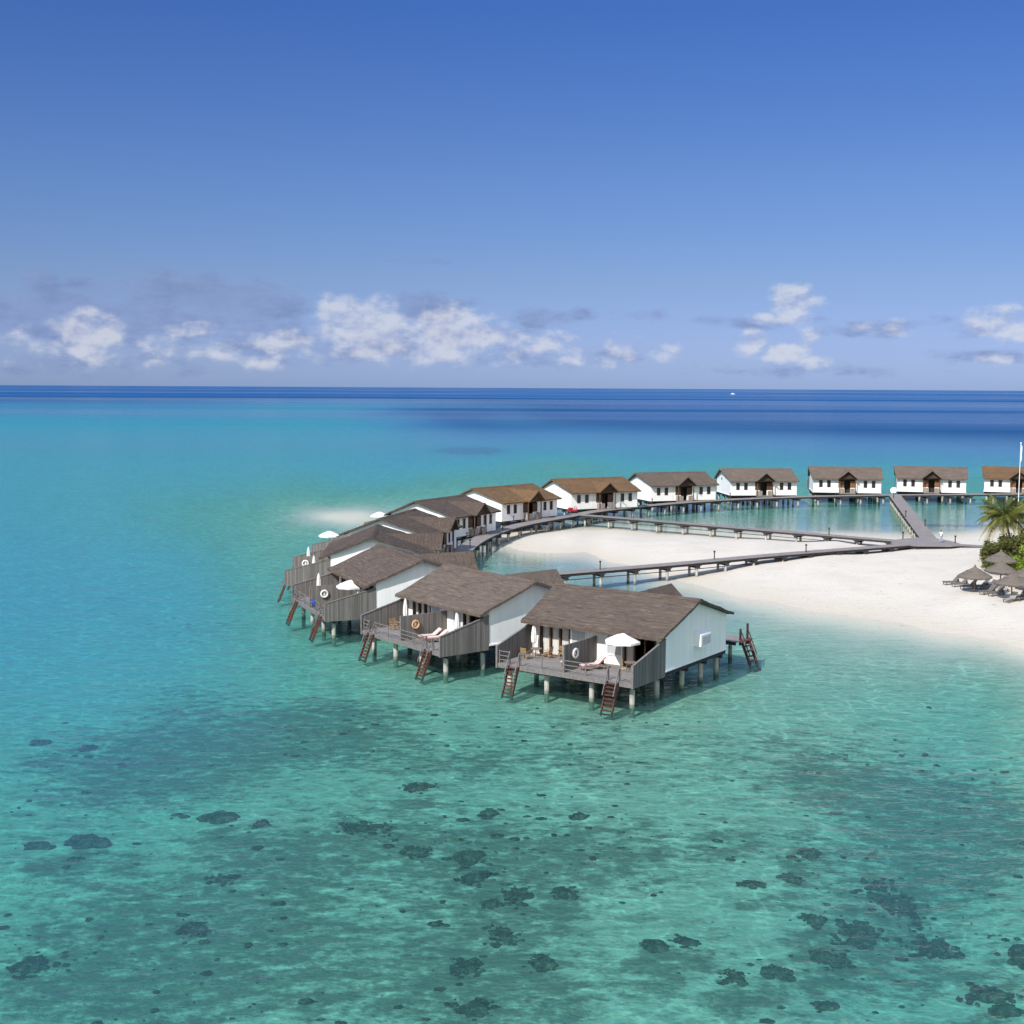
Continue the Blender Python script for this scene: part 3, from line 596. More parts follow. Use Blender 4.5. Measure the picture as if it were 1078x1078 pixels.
put(PC,1,-4.6,-5.6,'folded white parasol among the chairs left of the orange life ring')
put(PC,1,2.9,-5.4,'folded white parasol behind the pink striped sunbeds')
put(PC,2,-4.4,-7.0,'folded white parasol at the far end of the deck with the blue towel')
put(PO,2,2.2,-5.7,'open white parasol over the deck with the blue towel', 20)
put(PC,3,-4.2,-7.8,'folded white parasol on the dark roofed villa deck, left of its life ring')
put(PC,3,3.6,-6.4,'folded white parasol in front of the board fence, right of the far life ring')
put(PO,4,3.4,-8.0,'open white parasol standing highest over the deck edge at the bend', 15)
put(PC,4,-4.4,-7.2,'folded white parasol poking above the dark roofs at the bend')
put(PO,5,3.6,-8.2,'farthest open white parasol, just showing over the dark roof by the sandbank', 5)
def life_ring(m, label, i, z=1.25):
    r = empty('life_ring', at(i,.06,-7.7,z), yaw(i), label, 'life ring', G_RING)
    pts = [(.09,.30*math.cos(2*math.pi*k/20),.30*math.sin(2*math.pi*k/20)) for k in range(20)]
    vs = []; fs = []; n = 8
    for k in range(20):
        t = 2*math.pi*k/20
        for j in range(n):
            s = 2*math.pi*j/n; rr = .32+.095*math.cos(s); vs.append((.10+.085*math.sin(s), rr*math.cos(t), rr*math.sin(t)))
    for k in range(20):
        for j in range(n): fs.append((k*n+j, ((k+1)%20)*n+j, ((k+1)%20)*n+(j+1)%n, k*n+(j+1)%n))
    MB().add(vs, fs).build('ring', m, r, True)
    MB().tube([(.1,.43*math.cos(2*math.pi*k/24),.43*math.sin(2*math.pi*k/24)) for k in range(25)], .014, 5).build('grab_rope', M['rope'], r)
    MB().box(.0,.06,-.1,.1,-.16,.2).build('holder', M['fabric_white'], r)
    return r
life_ring(M['fabric_white'],'white life ring on the deck screen of the nearest villa',0)
life_ring(M['ring_orange'],'faded orange life ring on a grey deck screen',1)
life_ring(M['fabric_white'],'white life ring on the screen of the deck with the blue towel',2)
life_ring(M['fabric_white'],'white life ring farthest along the row, on the dark roofed villa deck',3)
def lounger(m, frame, group=G_LNG, back=38., name='sun_lounger'):
    """head towards +y, 2 m long"""
    r = empty(name); r['category'] = 'sun lounger'; r['group'] = group
    f = MB()
    for s in (-1,1): f.beam((s*.3,-1.0,.3),(s*.3,.95,.3),.06,.09)
    f.box(-.27,.27,-1.0,-.94,.26,.34); f.box(-.27,.27,.9,.95,.26,.34)
    f.build('frame', frame, r)
    for x in (-.3,.3):
        for y in (-.85,.75): MB().box(x-.035,x+.035,y-.035,y+.035,0,.255).build('leg', frame, r)
    s = MB(); s.box(-.32,.32,-1.02,.25,.36,.44); s.build('seat', m, r)
    b = MB(); a = R(back); p = Vector((0,.27,.40)); q = p+Vector((0,.8*math.cos(a),.8*math.sin(a))); b.beam(p,q,.64,.08); b.build('backrest', m, r)
    MB().beam((.0,.8,.3),(.0,q.y-.12,q.z-.14),.4,.04).build('back_support', frame, r)
    return r
LR = lounger(M['stripe_red'], M['teak']); LP = lounger(M['stripe_pink'], M['teak']); LT = lounger(M['tan'], M['teak']); LF = lounger(M['stripe_red'], M['teak'], back=3.)
put(LR,0,1.25,-6.9,'red and white striped lounger with raised back on the nearest deck', -28)
put(LF,0,-1.0,-6.6,'flat striped lounger left of the screen on the nearest deck', 8)
put(LP,1,1.2,-6.9,'pink striped sunbed nearer the life ring screen', -14)
put(LP,1,2.15,-6.9,'pink striped sunbed farther from the life ring screen', -14)
put(LP,1,-.95,-7.1,'pink striped sunbed left of the orange ring screen', 6)
put(LT,2,2.6,-7.4,'tan cushioned lounger on the deck with the blue towel', -30)
put(LT,2,3.5,-7.2,'tan cushioned lounger nearer the fence on the deck with the blue towel', -30)
def chair():
    r = empty('deck_chair'); r['category'] = 'chair'; r['group'] = 'wooden deck chairs'; m = M['teak_gold']
    MB().box(-.27,.27,-.26,.26,.4,.45).build('seat', m, r)
    b = MB(); b.beam((-.24,.25,.45),(-.24,.36,.95),.05,.05); b.beam((.24,.25,.45),(.24,.36,.95),.05,.05)
    for k in range(4): b.box(-.21,.21,.27+.024*k,.30+.024*k,.52+.11*k,.59+.11*k)
    b.build('backrest', m, r)
    for x in (-.25,.25):
        for y in (-.24,.24): MB().box(x-.03,x+.03,y-.03,y+.03,0,.395).build('leg', m, r)
    for x in (-.27,.27): MB().box(x-.035,x+.035,-.26,.3,.62,.66).build('armrest', m, r)
    return r
def table():
    r = empty('deck_table'); r['category'] = 'table'; r['group'] = 'round wooden deck tables'; m = M['teak']
    MB().lathe([(0,.7),(.45,.7),(.45,.74),(0,.74)], 20).build('tabletop', m, r)
    for k in range(4): t = math.pi/4+k*math.pi/2; MB().beam((.32*math.cos(t),.32*math.sin(t),0),(.28*math.cos(t),.28*math.sin(t),.7),.05,.05).build('leg', m, r)
    return r
CH, TB = chair(), table()
put(TB,0,-4.5,-6.0,'round table beside the folded parasol on the nearest deck')
put(CH,0,-3.7,-5.6,'wooden chair right of the table on the nearest deck', -90)
put(CH,0,-4.9,-6.9,'wooden chair at the rail side of the table on the nearest deck', 180)
put(CH,0,-2.7,-5.1,'wooden chair in front of the curtained doors of the nearest villa', 20)
put(TB,0,3.9,-6.0,'round table under the open parasol of the nearest villa')
put(CH,0,4.5,-5.2,'wooden chair in the shade of the open parasol of the nearest villa', -30)
put(TB,1,-3.6,-6.6,'round table left of the orange life ring screen')
put(CH,1,-2.8,-6.3,'wooden chair between table and screen, left of the orange life ring', -90)
put(CH,1,-4.4,-6.9,'wooden chair at the far side of the table near the orange life ring', 90)
put(TB,2,2.9,-5.4,'round table under the open parasol on the deck with the blue towel')
put(CH,2,3.7,-5.5,'wooden chair under the open parasol on the deck with the blue towel', -80)
def towel(name, i, u, v, z, w, label):
    t = MB(); t.slab(lambda a, b: (0+.02*math.sin(a*9), -w/2+w*a, 0), 6, 1, .01); t = MB()
    n = 8
    for k, (zz0, zz1, yy) in enumerate([(-.62,.03,-.055),(-.5,.03,.055)]):
        vs = [(-w/2+w*j/n, yy+.012*math.sin(j*1.9+k), z_) for z_ in (zz0,zz1) for j in range(n+1)]
        t.add(vs, [(j,j+1,n+2+j,n+1+j) for j in range(n)])
    vs = [(-w/2+w*j/n, yy+.012*math.sin(j*1.9+k), .03) for k, yy in ((0,-.055),(1,.055)) for j in range(n+1)]; t.add(vs, [(j,j+1,n+2+j,n+1+j) for j in range(n)])
    o = t.build(name, M['blue'], None, True); o.location = at(i,u,v,z); o.rotation_euler = (0,0,yaw(i)); o.modifiers.new('thickness','SOLIDIFY').thickness = .012
    return tag(o, label, 'towel')
towel('beach_towel',2,1.6,-KD+.02,.97,.8,'blue towel hanging over the deck rail')
tw = MB(); tw.slab(lambda a, b: (-.33+.66*a,-.5+1.*b,.05+.02*math.sin(a*7+b*5)), 8, 8, .03); tw = tw.build('beach_towel', M['blue'], None, True); tw.location = at(2,3.0,-6.35,.66); tw.rotation_euler = (R(38),0,yaw(2,-30)); tag(tw,'blue towel draped over the back of the tan lounger','towel')

# ------------------------------------------------------------------ boardwalks
def spline(pts, step):
    P = [Vector(p) for p in pts]; P = [P[0]*2-P[1]]+P+[P[-1]*2-P[-2]]; out = []
    for i in range(1, len(P)-2):
        n = max(2, int((P[i+1]-P[i]).length/step))
        for k in range(n):
            t = k/n; a, b, c_, d = P[i-1:i+3]
            out.append(.5*((2*b)+(c_-a)*t+(2*a-5*b+4*c_-d)*t*t+(3*b-a-3*c_+d)*t**3))
    out.append(P[-2]); return out
def resample(pts, step):
    out = [pts[0].copy()]; acc = 0.
    for a, b in zip(pts, pts[1:]):
        L = (b-a).length; s = step-acc
        while s <= L: out.append(a+(b-a)*(s/L)); s += step
        acc = L-(s-step)
    return out
def boardwalk(name, pts, width, label, z=1.9, bent=4.8, skip0=1.5, skip1=1.5, post_r=.17, pipe=True):
    root = empty(name, (pts[0][0],pts[0][1],0), 0, label, 'boardwalk', 'timber boardwalks on posts'); o0 = Vector((pts[0][0],pts[0][1]))
    path = [p-o0 for p in spline(pts, .5)]
    def frame(pl):
        out = []
        for i, p in enumerate(pl):
            d = (pl[min(i+1,len(pl)-1)]-pl[max(i-1,0)]).normalized(); out.append((p, d, Vector((-d.y,d.x))))
        return out
    dk = MB()
    for p, d, n in frame(resample(path, .3)):
        hw = width/2+random.uniform(-.02,.02); a = .14; zt = z+random.uniform(-.006,.006)
        q = [p+d*s*a+n*t*hw for s, t in ((-1,-1),(1,-1),(1,1),(-1,1))]
        dk.add([(v.x,v.y,zt-.06) for v in q]+[(v.x,v.y,zt) for v in q], [(3,2,1,0),(4,5,6,7),(0,1,5,4),(1,2,6,5),(2,3,7,6),(3,0,4,7)])
    dk.build('deck', M['walk_grey'], root)
    fp = frame(resample(path, 1.2))
    for s in (-1,1):
        b = MB(); vs = []
        for p, d, n in fp:
            for off, zz in ((-.05,z-.34),(.05,z-.34),(.05,z-.065),(-.05,z-.065)): q = p+n*(s*(width/2-.12)+off); vs.append((q.x,q.y,zz))
        k = len(fp); fs = [(i*4+j, i*4+(j+1)%4, i*4+4+(j+1)%4, i*4+4+j) for i in range(k-1) for j in range(4)]+[(0,1,2,3),(k*4-1,k*4-2,k*4-3,k*4-4)]
        b.add(vs, fs).build('side_beam', M['dark_beam'], root)
    L = sum((b-a).length for a, b in zip(path, path[1:])); acc = 0; nxt = skip0
    for (a, b) in zip(path, path[1:]):
        acc += (b-a).length
        if acc >= nxt and acc < L-skip1:
            nxt += bent; p = b; d = (b-a).normalized(); n = Vector((-d.y,d.x)); w = width/2
            c0 = p-n*(w+.05); c1 = p+n*(w+.05); cb = MB(); cb.beam((c0.x,c0.y,z-.50),(c1.x,c1.y,z-.50),.5,.32)
            for s in (-1,1):
                q = p+n*s*(w-.12); cb.beam((q.x-d.x*.55,q.y-d.y*.55,z-.37),(q.x+d.x*.55,q.y+d.y*.55,z-.37),.12,.10)
            cb.build('cross_beam', M['dark_beam'], root)
            for s in (-1,1):
                q = p+n*s*(w-.32); g = bed1(q.x+o0.x,q.y+o0.y)
                MB().tube([(q.x,q.y,z-.65),(q.x,q.y,g-.5)], post_r, 10).build('post', M['stilt'], root)
    if pipe:
        b = MB(); b.tube([((p+n*(-width/2+.3)).x,(p+n*(-width/2+.3)).y,z-.78) for p, d, n in frame(resample(path,2.4))], .05, 6); b.build('pipe', M['dark_beam'], root)
    return root
MAIN = [(19.6,106.5),(15.6,110.6),(9.6,116.8),(3.4,122.6),(-2.0,130.2),(-5.2,141.0),(-6.2,153.0),(-6.3,164.5),(-4.9,176.0),(-2.2,187.4),(2.0,198.2),(8.4,209.2),(15.0,220.1),(24.4,230.6),(36.2,240.6),(50.0,248.6),(68.0,255.2),(86.2,258.6),(106.0,261.6),(128.,264.)]
boardwalk('boardwalk', MAIN, 2.4, 'long curved boardwalk passing the entrances of all the villas', pipe=False)
boardwalk('boardwalk', [(11.0,213.4),(19.6,206.9),(34.0,194.9),(56.2,176.8)], 2.0, 'straight boardwalk arm from the brown roofed villa to the junction deck')
boardwalk('boardwalk', [(-4.2,139.8),(4.0,144.3),(20.4,154.0),(34.0,162.8),(55.4,175.0)], 2.0, 'boardwalk arm nearest the front villas, crossing water and beach to the junction deck')
boardwalk('boardwalk', [(60.6,174.6),(66.0,171.6),(76.,167.)], 2.0, 'short boardwalk arm running from the junction deck into the bushes')
boardwalk('boardwalk', [(59.6,182.0),(77.6,259.2)], 2.3, 'broad straight jetty between the junction deck and the far villas', skip0=2.5, skip1=2.5, pipe=False)
pl = empty('junction_deck', (57.,177.,0), 0, 'paved timber platform on the sand where the boardwalks meet', 'platform')
poly = [(-4.6,-1.2),(-2.3,-4.3),(2.6,-4.7),(5.0,-3.4),(4.6,1.5),(3.6,5.0),(.9,5.4),(-2.8,2.6)]
MB().prism([(x,y) for x,y in poly], 2, 1.80, 1.912).build('deck', M['walk_grey'], pl)
MB().prism([(x*.95,y*.95) for x,y in poly], 2, 1.45, 1.795).build('floor_frame', M['dark_beam'], pl)
for x, y in ((-2.0,-3.7),(.4,-4.0),(2.5,-4.1),(4.2,-2.8),(-3.6,-1.0),(.0,.5),(2.9,3.9),(-1.5,2.6)): MB().box(x-.25,x+.25,y-.25,y+.25,.4,1.45).build('post', M['stilt'], pl)
# ladder at the open end of the main boardwalk
def jetty_ladder():
    d = (Vector((19.6,106.5))-Vector((15.6,110.6))).normalized(); n = Vector((-d.y,d.x))
    r = empty('swim_ladder', (19.6+d.x*.1,106.5+d.y*.1,0), math.atan2(d.y,d.x), 'red-brown swim ladder at the open end of the boardwalk', 'ladder')
    for s in (-.5,.5):
        MB().beam((0,s,2.05),(1.75,s,-1.6),.1,.24).build('stringer', M['red_wood'], r)
        MB().box(-.12,.0,s-.09,s+.09,1.5,2.9+(.35 if s > 0 else 0)).build('newel_post', M['dark_beam'], r)
        MB().beam((.0,s,2.75),(.95,s,.75),.06,.08).build('handrail', M['red_wood'], r)
    for i in range(9):
        t = (i+.5)/9; MB().box(1.75*t-.14,1.75*t+.14,-.45,.45,2.05-3.65*t-.03,2.05-3.65*t+.02).build('step', M['red_wood'], r)
jetty_ladder()
# bollard lights
def bollard():
    r = empty('bollard_light'); r['category'] = 'bollard light'; r['group'] = 'bollard lights along the boardwalks'
    MB().box(-.06,.06,-.06,.06,0,.82).build('post', M['dark_wood'], r)
    b = MB(); b.box(-.10,.10,-.10,.10,.84,1.0); b.box(-.13,.13,-.13,.13,1.0,1.05); b.build('lamp_head', M['dark_beam'], r); return r
BO = bollard(); first = True
BL = [(631.8,599.8,'beside the left half of the near boardwalk arm, over the water'),(752,588.6,'midway along the near boardwalk arm, where it leaves the water'),(848.5,581.4,'on the near boardwalk arm, over the white beach'),
 (712.3,548.8,'on the left half of the far boardwalk arm'),(872.7,563,'on the right half of the far boardwalk arm'),(950.5,567.6,'at the left edge of the junction deck'),(1005.5,571.8,'on the short arm right of the junction deck'),
 (940.6,524.4,'at the top of the broad jetty by the round sign'),(953.4,544.2,'midway down the left side of the broad jetty'),(973.8,554,'on the right side of the broad jetty near the junction'),
 (494.8,576,'nearest the dark roofs on the curved boardwalk'),(491.5,568.5,'second along the curved boardwalk, on its villa side'),(529,558,'third along the curved boardwalk, at the lagoon edge'),(540.6,550,'on the curved boardwalk before the brown roofed villas'),
 (686.5,530.8,'beside the corner of the grey villa next to the brown one'),(768.6,524.6,'at the corner of the villa with the round gable hole')]
for px, py, where in BL:
    o = BO if first else copy_tree(BO); first = False; x, y = unproj(px, py, 1.9); o.location = (x, y, 1.9); o['label'] = 'dark bollard light '+where
# round white sign at the jetty head
sx_, sy_ = unproj(940.4, 520.6, 1.9); r = empty('round_sign', (sx_,sy_,1.9), R(-12), 'round white sign on a post at the head of the jetty', 'sign')
MB().box(-.06,.06,.02,.14,0,1.1).build('post', M['white'], r); MB().tube([(0,-.04,.85),(0,.02,.85)], .62, 24).build('board', M['white'], r)
MB().box(-.3,.25,-.06,-.042,.82,.93).build('mark', M['metal'], r)
# red luggage cart
sx_, sy_ = unproj(602.5, 540.6, 1.9); r = empty('luggage_cart', (sx_,sy_+.3,1.9), R(35), 'red luggage cart parked on the curved boardwalk', 'cart')
MB().box(-.75,.75,-.38,.38,.34,.42).build('platform', M['red_cart'], r)
for x in (-.7,.7):
    f = MB(); f.tube([(x,-.34,.42),(x,-.34,1.1),(x,.34,1.1),(x,.34,.42)], .045, 6); f.box(x-.025,x+.025,-.3,.3,.5,.62); f.box(x-.025,x+.025,-.3,.3,.75,.87); f.build('end_frame', M['red_cart'], r)
MB().box(-.6,.0,-.3,.3,.42,.95).build('crate', M['red_cart'], r)
for x in (-.5,.5):
    for y in (-.4,.4): MB().tube([(x,y-.03,.17),(x,y+.03,.17)], .17, 12).build('wheel', M['dark_beam'], r)
# flagpole
fx, fy = unproj(1070, 575, 1.2); r = empty('flagpole', (fx,fy,1.0), 0, 'tall white flagpole behind the palm, flag hanging furled', 'flagpole')
MB().tube([(0,0,0),(0,0,7),(0,0,14.6)], [.06,.05,.035], 10).build('pole', M['white'], r)
MB().lathe([(0,14.58),(.09,14.62),(.1,14.7),(.05,14.78),(0,14.8)], 10).build('finial', M['white'], r)
MB().tube([(.10,0,11.9),(.16,.02,12.4),(.14,0,13.2),(.18,.03,14.0),(.08,0,14.4)], [.04,.10,.08,.10,.04], 8).build('flag', mat('pale_blue_cloth',(.55,.66,.74),None,3.), r, True)

# ------------------------------------------------------------------ person
def skin(name, verts, edges, radii, m, parent, sub=2, rootv=0):
    me = bpy.data.meshes.new(name); me.from_pydata(verts, edges, []); o = bpy.data.objects.new(name, me); COL.objects.link(o); o.parent = parent; me.materials.append(m)
    o.modifiers.new('skin','SKIN').use_smooth_shade = True; sv = me.skin_vertices[0].data if me.skin_vertices else None
    if sv is None:
        bpy.context.view_layer.objects.active = o; sv = me.skin_vertices[0].data
    for i, r_ in enumerate(radii): sv[i].radius = (r_, r_) if not isinstance(r_, tuple) else r_; sv[i].use_root = (i == rootv)
    o.modifiers.new('smooth','SUBSURF').levels = sub; o.modifiers['smooth'].render_levels = sub; return o
px_, py_ = unproj(990.3, 571.3, 1.91)
pr_ = empty('person', (px_,py_,1.915), R(150), 'person in a white shirt and pale blue trousers walking on the junction deck', 'person')
SK = mat('skin_tone',(.30,.17,.11),None,4.)
V = [(0,0,.93),(0,0,1.12),(0,0,1.32),(0,.0,1.44),(0,.02,1.55),(0,.03,1.66),(0,.02,1.74),
     (-.09,0,.90),(-.11,-.10,.48),(-.11,-.16,.07),(-.11,-.30,.04),(.09,0,.90),(.11,.12,.48),(.11,.10,.07),(.11,-.03,.04),
     (-.19,0,1.40),(-.24,.08,1.14),(-.22,.0,.90),(-.21,-.03,.82),(.19,0,1.40),(.25,-.03,1.14),(.23,-.16,.94),(.22,-.20,.87)]
Ed = [(0,1),(1,2),(2,3),(3,4),(4,5),(5,6),(0,7),(7,8),(8,9),(9,10),(0,11),(11,12),(12,13),(13,14),(3,15),(15,16),(16,17),(17,18),(3,19),(19,20),(20,21),(21,22)]
Rd = [.13,.12,(.16,.11),(.10,.08),.05,.095,.07,.085,.06,.042,.035,.085,.06,.042,.035,.055,.042,.032,.035,.055,.042,.032,.035]
skin('body', V, Ed, Rd, SK, pr_)
skin('shirt', [V[0],V[1],V[2],(0,0,1.42),V[15],(-.225,.05,1.24),V[19],(.235,-.02,1.24)], [(0,1),(1,2),(2,3),(3,4),(4,5),(3,6),(6,7)], [.155,.145,(.185,.135),(.12,.10),.075,.065,.075,.065], M['fabric_white'], pr_)
skin('trousers', [(0,0,.96),V[7],V[8],(-.11,-.155,.12),V[11],V[12],(.11,.10,.12)], [(0,1),(1,2),(2,3),(0,4),(4,5),(5,6)], [(.165,.13),.11,.082,.068,.11,.082,.068], mat('pale_blue_cotton',(.33,.45,.60),None,4.), pr_)
skin('hair', [(0,.045,1.64),(0,.03,1.73),(0,.03,1.775)], [(0,1),(1,2)], [.085,.095,.06], M['dark_beam'], pr_)

# ------------------------------------------------------------------ beach corner: thatched umbrellas, sunbeds, palms, bushes
def ground(x, y): return bed1(x, y)
def place_px(px, py, zg=.9):
    for _ in range(4): x, y = unproj(px, py, zg); zg = ground(x, y)
    return x, y, zg
def thatch_umbrella():
    r = empty('thatched_umbrella'); r['category'] = 'umbrella'; r['group'] = 'thatched beach umbrellas'
    MB().tube([(0,0,-.4),(0,0,2.6)], [.075,.065], 9).build('pole', M['teak'], r)
    c_ = MB(); n = 40; prof = [(.10,2.78),(.55,2.50),(1.1,2.18),(1.55,1.92),(1.78,1.74)]; vs = []
    for k, (rr, z) in enumerate(prof):
        for j in range(n):
            q = 1+(.05*mnoise.noise(Vector((j*1.7,k,3))) if k else 0); zz = z+(.06*mnoise.noise(Vector((j*2.3,k*2,9))) if k == 4 else .025*mnoise.noise(Vector((j*.9,k*3,1))))
            vs.append((rr*q*math.cos(2*math.pi*j/n), rr*q*math.sin(2*math.pi*j/n), zz))
    fs = [(i*n+j, i*n+(j+1)%n, (i+1)*n+(j+1)%n, (i+1)*n+j) for i in range(4) for j in range(n)]; N = len(vs); vs += [(v[0]*.97,v[1]*.97,v[2]-.14) for v in vs]
    fs += [(N+i*n+j, N+(i+1)*n+j, N+(i+1)*n+(j+1)%n, N+i*n+(j+1)%n) for i in range(4) for j in range(n)]+[(4*n+j, 4*n+(j+1)%n, N+4*n+(j+1)%n, N+4*n+j) for j in range(n)]
    vs.append((0,0,2.8)); fs += [(j,(j+1)%n,len(vs)-1) for j in range(n)]
    c_.add(vs, fs).build('canopy', M['palm_thatch'], r, fix=False)
    fg = MB(); rq = random.Random(4)
    for j in range(150):
        tt = rq.uniform(0,6.283); rr = rq.choice([1.78,1.74,1.3,.85]); zz = {1.78:1.72,1.74:1.74,1.3:2.09,.85:2.37}[rr]; dx, dy = math.cos(tt), math.sin(tt); ln = rq.uniform(.10,.26); wd = .05
        fg.add([(rr*dx-dy*wd,rr*dy+dx*wd,zz+.05),(rr*dx+dy*wd,rr*dy-dx*wd,zz+.05),((rr+ln*.75)*dx,(rr+ln*.75)*dy,zz-ln*(.75 if rr > 1.5 else .35))], [(0,1,2)])
    fg.build('thatch_fringe', M['palm_thatch'], r, fix=False)
    MB().lathe([(.14,2.70),(.13,2.86),(.05,2.95),(.02,3.08),(0,3.1)], 9).build('finial', M['palm_thatch'], r)
    for k in range(8):
        t = 2*math.pi*k/8; MB().beam((0,0,2.45),(1.6*math.cos(t),1.6*math.sin(t),1.70),.05,.05).build('rafter', M['teak'], r)
    return r
TU = thatch_umbrella(); first = True
for px, py, lab in [(1025.6,623.3,'thatched umbrella standing apart, nearest the open sand'),(1052.8,617.5,'thatched umbrella in the middle of the cluster, between the two others in line with it'),(1052.6,605.5,'thatched umbrella farthest back, against the dark bushes'),(1064.6,631.5,'thatched umbrella nearest the water, over the striped sunbeds'),(1083,622,'thatched umbrella cut by the right picture edge')]:
    o = TU if first else copy_tree(TU); first = False; o.location = place_px(px, py); o.rotation_euler = (R(random.uniform(-2,2)),R(random.uniform(-2,2)),random.uniform(0,6)); o['label'] = lab
BG = lounger(M['grey_lounge'], M['grey_lounge'], 'sunbeds on the beach', 48., 'beach_sunbed'); BP = lounger(M['pale_lounge'], M['grey_lounge'], 'sunbeds on the beach', 42., 'beach_sunbed')
def slats(o):                       # real slats in place of a cushion
    for ch in o.children:
        n = ch.name.split('.')[0]
        if n == 'seat':
            m = MB(); 
            for k in range(4): m.box(-.31+.165*k,-.19+.165*k,-1.02,.25,.36,.40)
        elif n == 'backrest':
            m = MB(); a = R(46); 
            for k in range(4): m.beam((-.25+.165*k,.27,.38),(-.25+.165*k,.27+.85*math.cos(a),.38+.85*math.sin(a)),.12,.04)
        else: continue
        me = bpy.data.meshes.new(n); me.from_pydata(m.v, [], m.f); me.materials.append(ch.data.materials[0]); ch.data = me
slats(BG); slats(BP); seenb = set()
for proto, px, py, rz, lab in [(BG,1002,615.2,-78,'grey sunbed farthest left on the open sand'),(BG,1011,617.2,-78,'grey sunbed second from the left, just outside the umbrella shade'),(BG,1020,619.6,-76,'grey sunbed in the shade left of the lone umbrella pole'),
  (BG,1033,619.2,-74,'grey sunbed in the shade right of the lone umbrella pole'),(BG,1041,619.8,-70,'grey sunbed with raised back under the middle umbrella'),(BG,1040,625.2,-66,'grey sunbed on the sand between the two front umbrellas'),(BG,1049,626.8,-66,'grey sunbed at the left edge of the nearest umbrella shade'),
  (BP,1056,624.2,-40,'silver slatted sunbed deep under the nearest umbrella'),(BP,1064,633.4,-52,'silver slatted sunbed standing foremost, in the sun'),(BG,1075,631.5,-52,'grey sunbed at the right picture edge by the nearest umbrella'),(BG,1060,613.5,-60,'grey sunbed behind the nearest umbrella, before the bushes'),(BG,1076,613,-60,'grey sunbed in front of the lime green bush')]:
    o = proto if proto not in seenb else copy_tree(proto); seenb.add(proto); x, y, z = place_px(px, py); o.location = (x,y,z-.02); o.rotation_euler = (0,0,R(rz)); o['label'] = lab

def bush(name, loc, r, n, m, label, leafs=.3, seed=1):
    rnd = random.Random(seed); root = empty(name, loc, 0, label, 'bush', 'bushes behind the beach umbrellas'); mb = MB(); cl = []
    for _ in range(26):
        t = rnd.uniform(0,2*math.pi); q = math.sqrt(rnd.random()); zz = rnd.uniform(.12,.9)
        k = math.sqrt(max(.05,1-(zz-.35)**2*1.9)); cl.append(Vector((r[0]*q*k*math.cos(t), r[1]*q*k*math.sin(t), r[2]*zz)))
    for i in range(n):
        c_ = rnd.choice(cl); d = Vector((rnd.gauss(0,1),rnd.gauss(0,1),rnd.gauss(0,.8))); d = d.normalized()*rnd.random()**.5*.95
        p = c_+Vector((d.x*r[0]*.3,d.y*r[1]*.3,d.z*r[2]*.22)); p.z = max(.1,p.z); a = Vector((rnd.gauss(0,1),rnd.gauss(0,1),rnd.gauss(.25,.7))).normalized(); b = a.cross(Vector((rnd.gauss(0,1),rnd.gauss(0,1),1))).normalized(); s = leafs*rnd.uniform(.6,1.3)
        mb.add([p-a*s*.6, p+b*s*.3, p+a*s*.6, p-b*s*.3], [(0,1,2,3)])
    mb.build('foliage', m, root, fix=False)
    st = MB()
    for c_ in cl[:10]: st.tube([(c_.x*.15,c_.y*.15,-.3),(c_.x*.6,c_.y*.6,c_.z*.5),tuple(c_)], [.08,.05,.02], 5)
    st.build('stem', M['bark'], root)
def bl(px, py): x, y, z = place_px(px, py, 1.2); return (x,y,z-.05)
bush('dense_bush', bl(1058,596), (2.8,2.6,3.3), 3600, M['leaf_dark'], 'dark green bush directly below the palm crown', .34, 1)
bush('dense_bush', bl(1047,595), (1.5,1.6,3.0), 1800, M['leaf_mid'], 'olive green bush at the left end of the thicket, by the boardwalk arm', .3, 2)
bush('dense_bush', bl(1072,594), (2.8,2.6,3.8), 3000, M['leaf_dark'], 'dark bush behind the palm trunk', .34, 3)
bush('dense_bush', bl(1083,605), (2.2,2.2,3.9), 2600, M['leaf_lime'], 'bright lime green bush at the right picture edge', .32, 4)
bush('dense_bush', bl(1098,592), (4.0,3.2,5.0), 3000, M['leaf_mid'], 'tall olive bush at the right picture edge behind the lime green one', .36, 5)
bush('dense_bush', bl(1042,600), (.9,.9,1.2), 500, M['leaf_mid'], 'low green shrub left of the rearmost thatched umbrella', .22, 6)
def frond_mesh(name, L, droop, lift, m, parent, seed):
    rnd = random.Random(seed); mb = MB(); n = 26; pts = []
    for i in range(n+1):
        t = i/n; pts.append(Vector((L*t*(1-.16*t*droop), 0, L*(lift*t-droop*.72*t*t))))
    mb.tube([tuple(p) for p in pts[::2]], [.05*(1-i/14)+.008 for i in range(len(pts[::2]))], 5)
    for i in range(3, n+1):
        t = i/n; p = pts[i]; d = (pts[i]-pts[i-1]).normalized(); l = .95*math.sin(min(1,t*1.15)*math.pi*.86+.25)*(L/3.2)
        for s in (-1,1):
            for k in range(2):
                q = p-d*(.06*k); a = (Vector((0,s,0))*.85+d*.65+Vector((0,0,-.38-.3*rnd.random()))).normalized(); w = d*.035; tip = q+a*l*rnd.uniform(.85,1.1)+Vector((0,0,-.18*l)); mid = q+a*l*.5
                mb.add([q-w,q+w,mid+w,mid-w], [(0,1,2,3)]); mb.add([mid-w,mid+w,tip], [(0,1,2)])
    return mb.build(name, m, parent, fix=False)
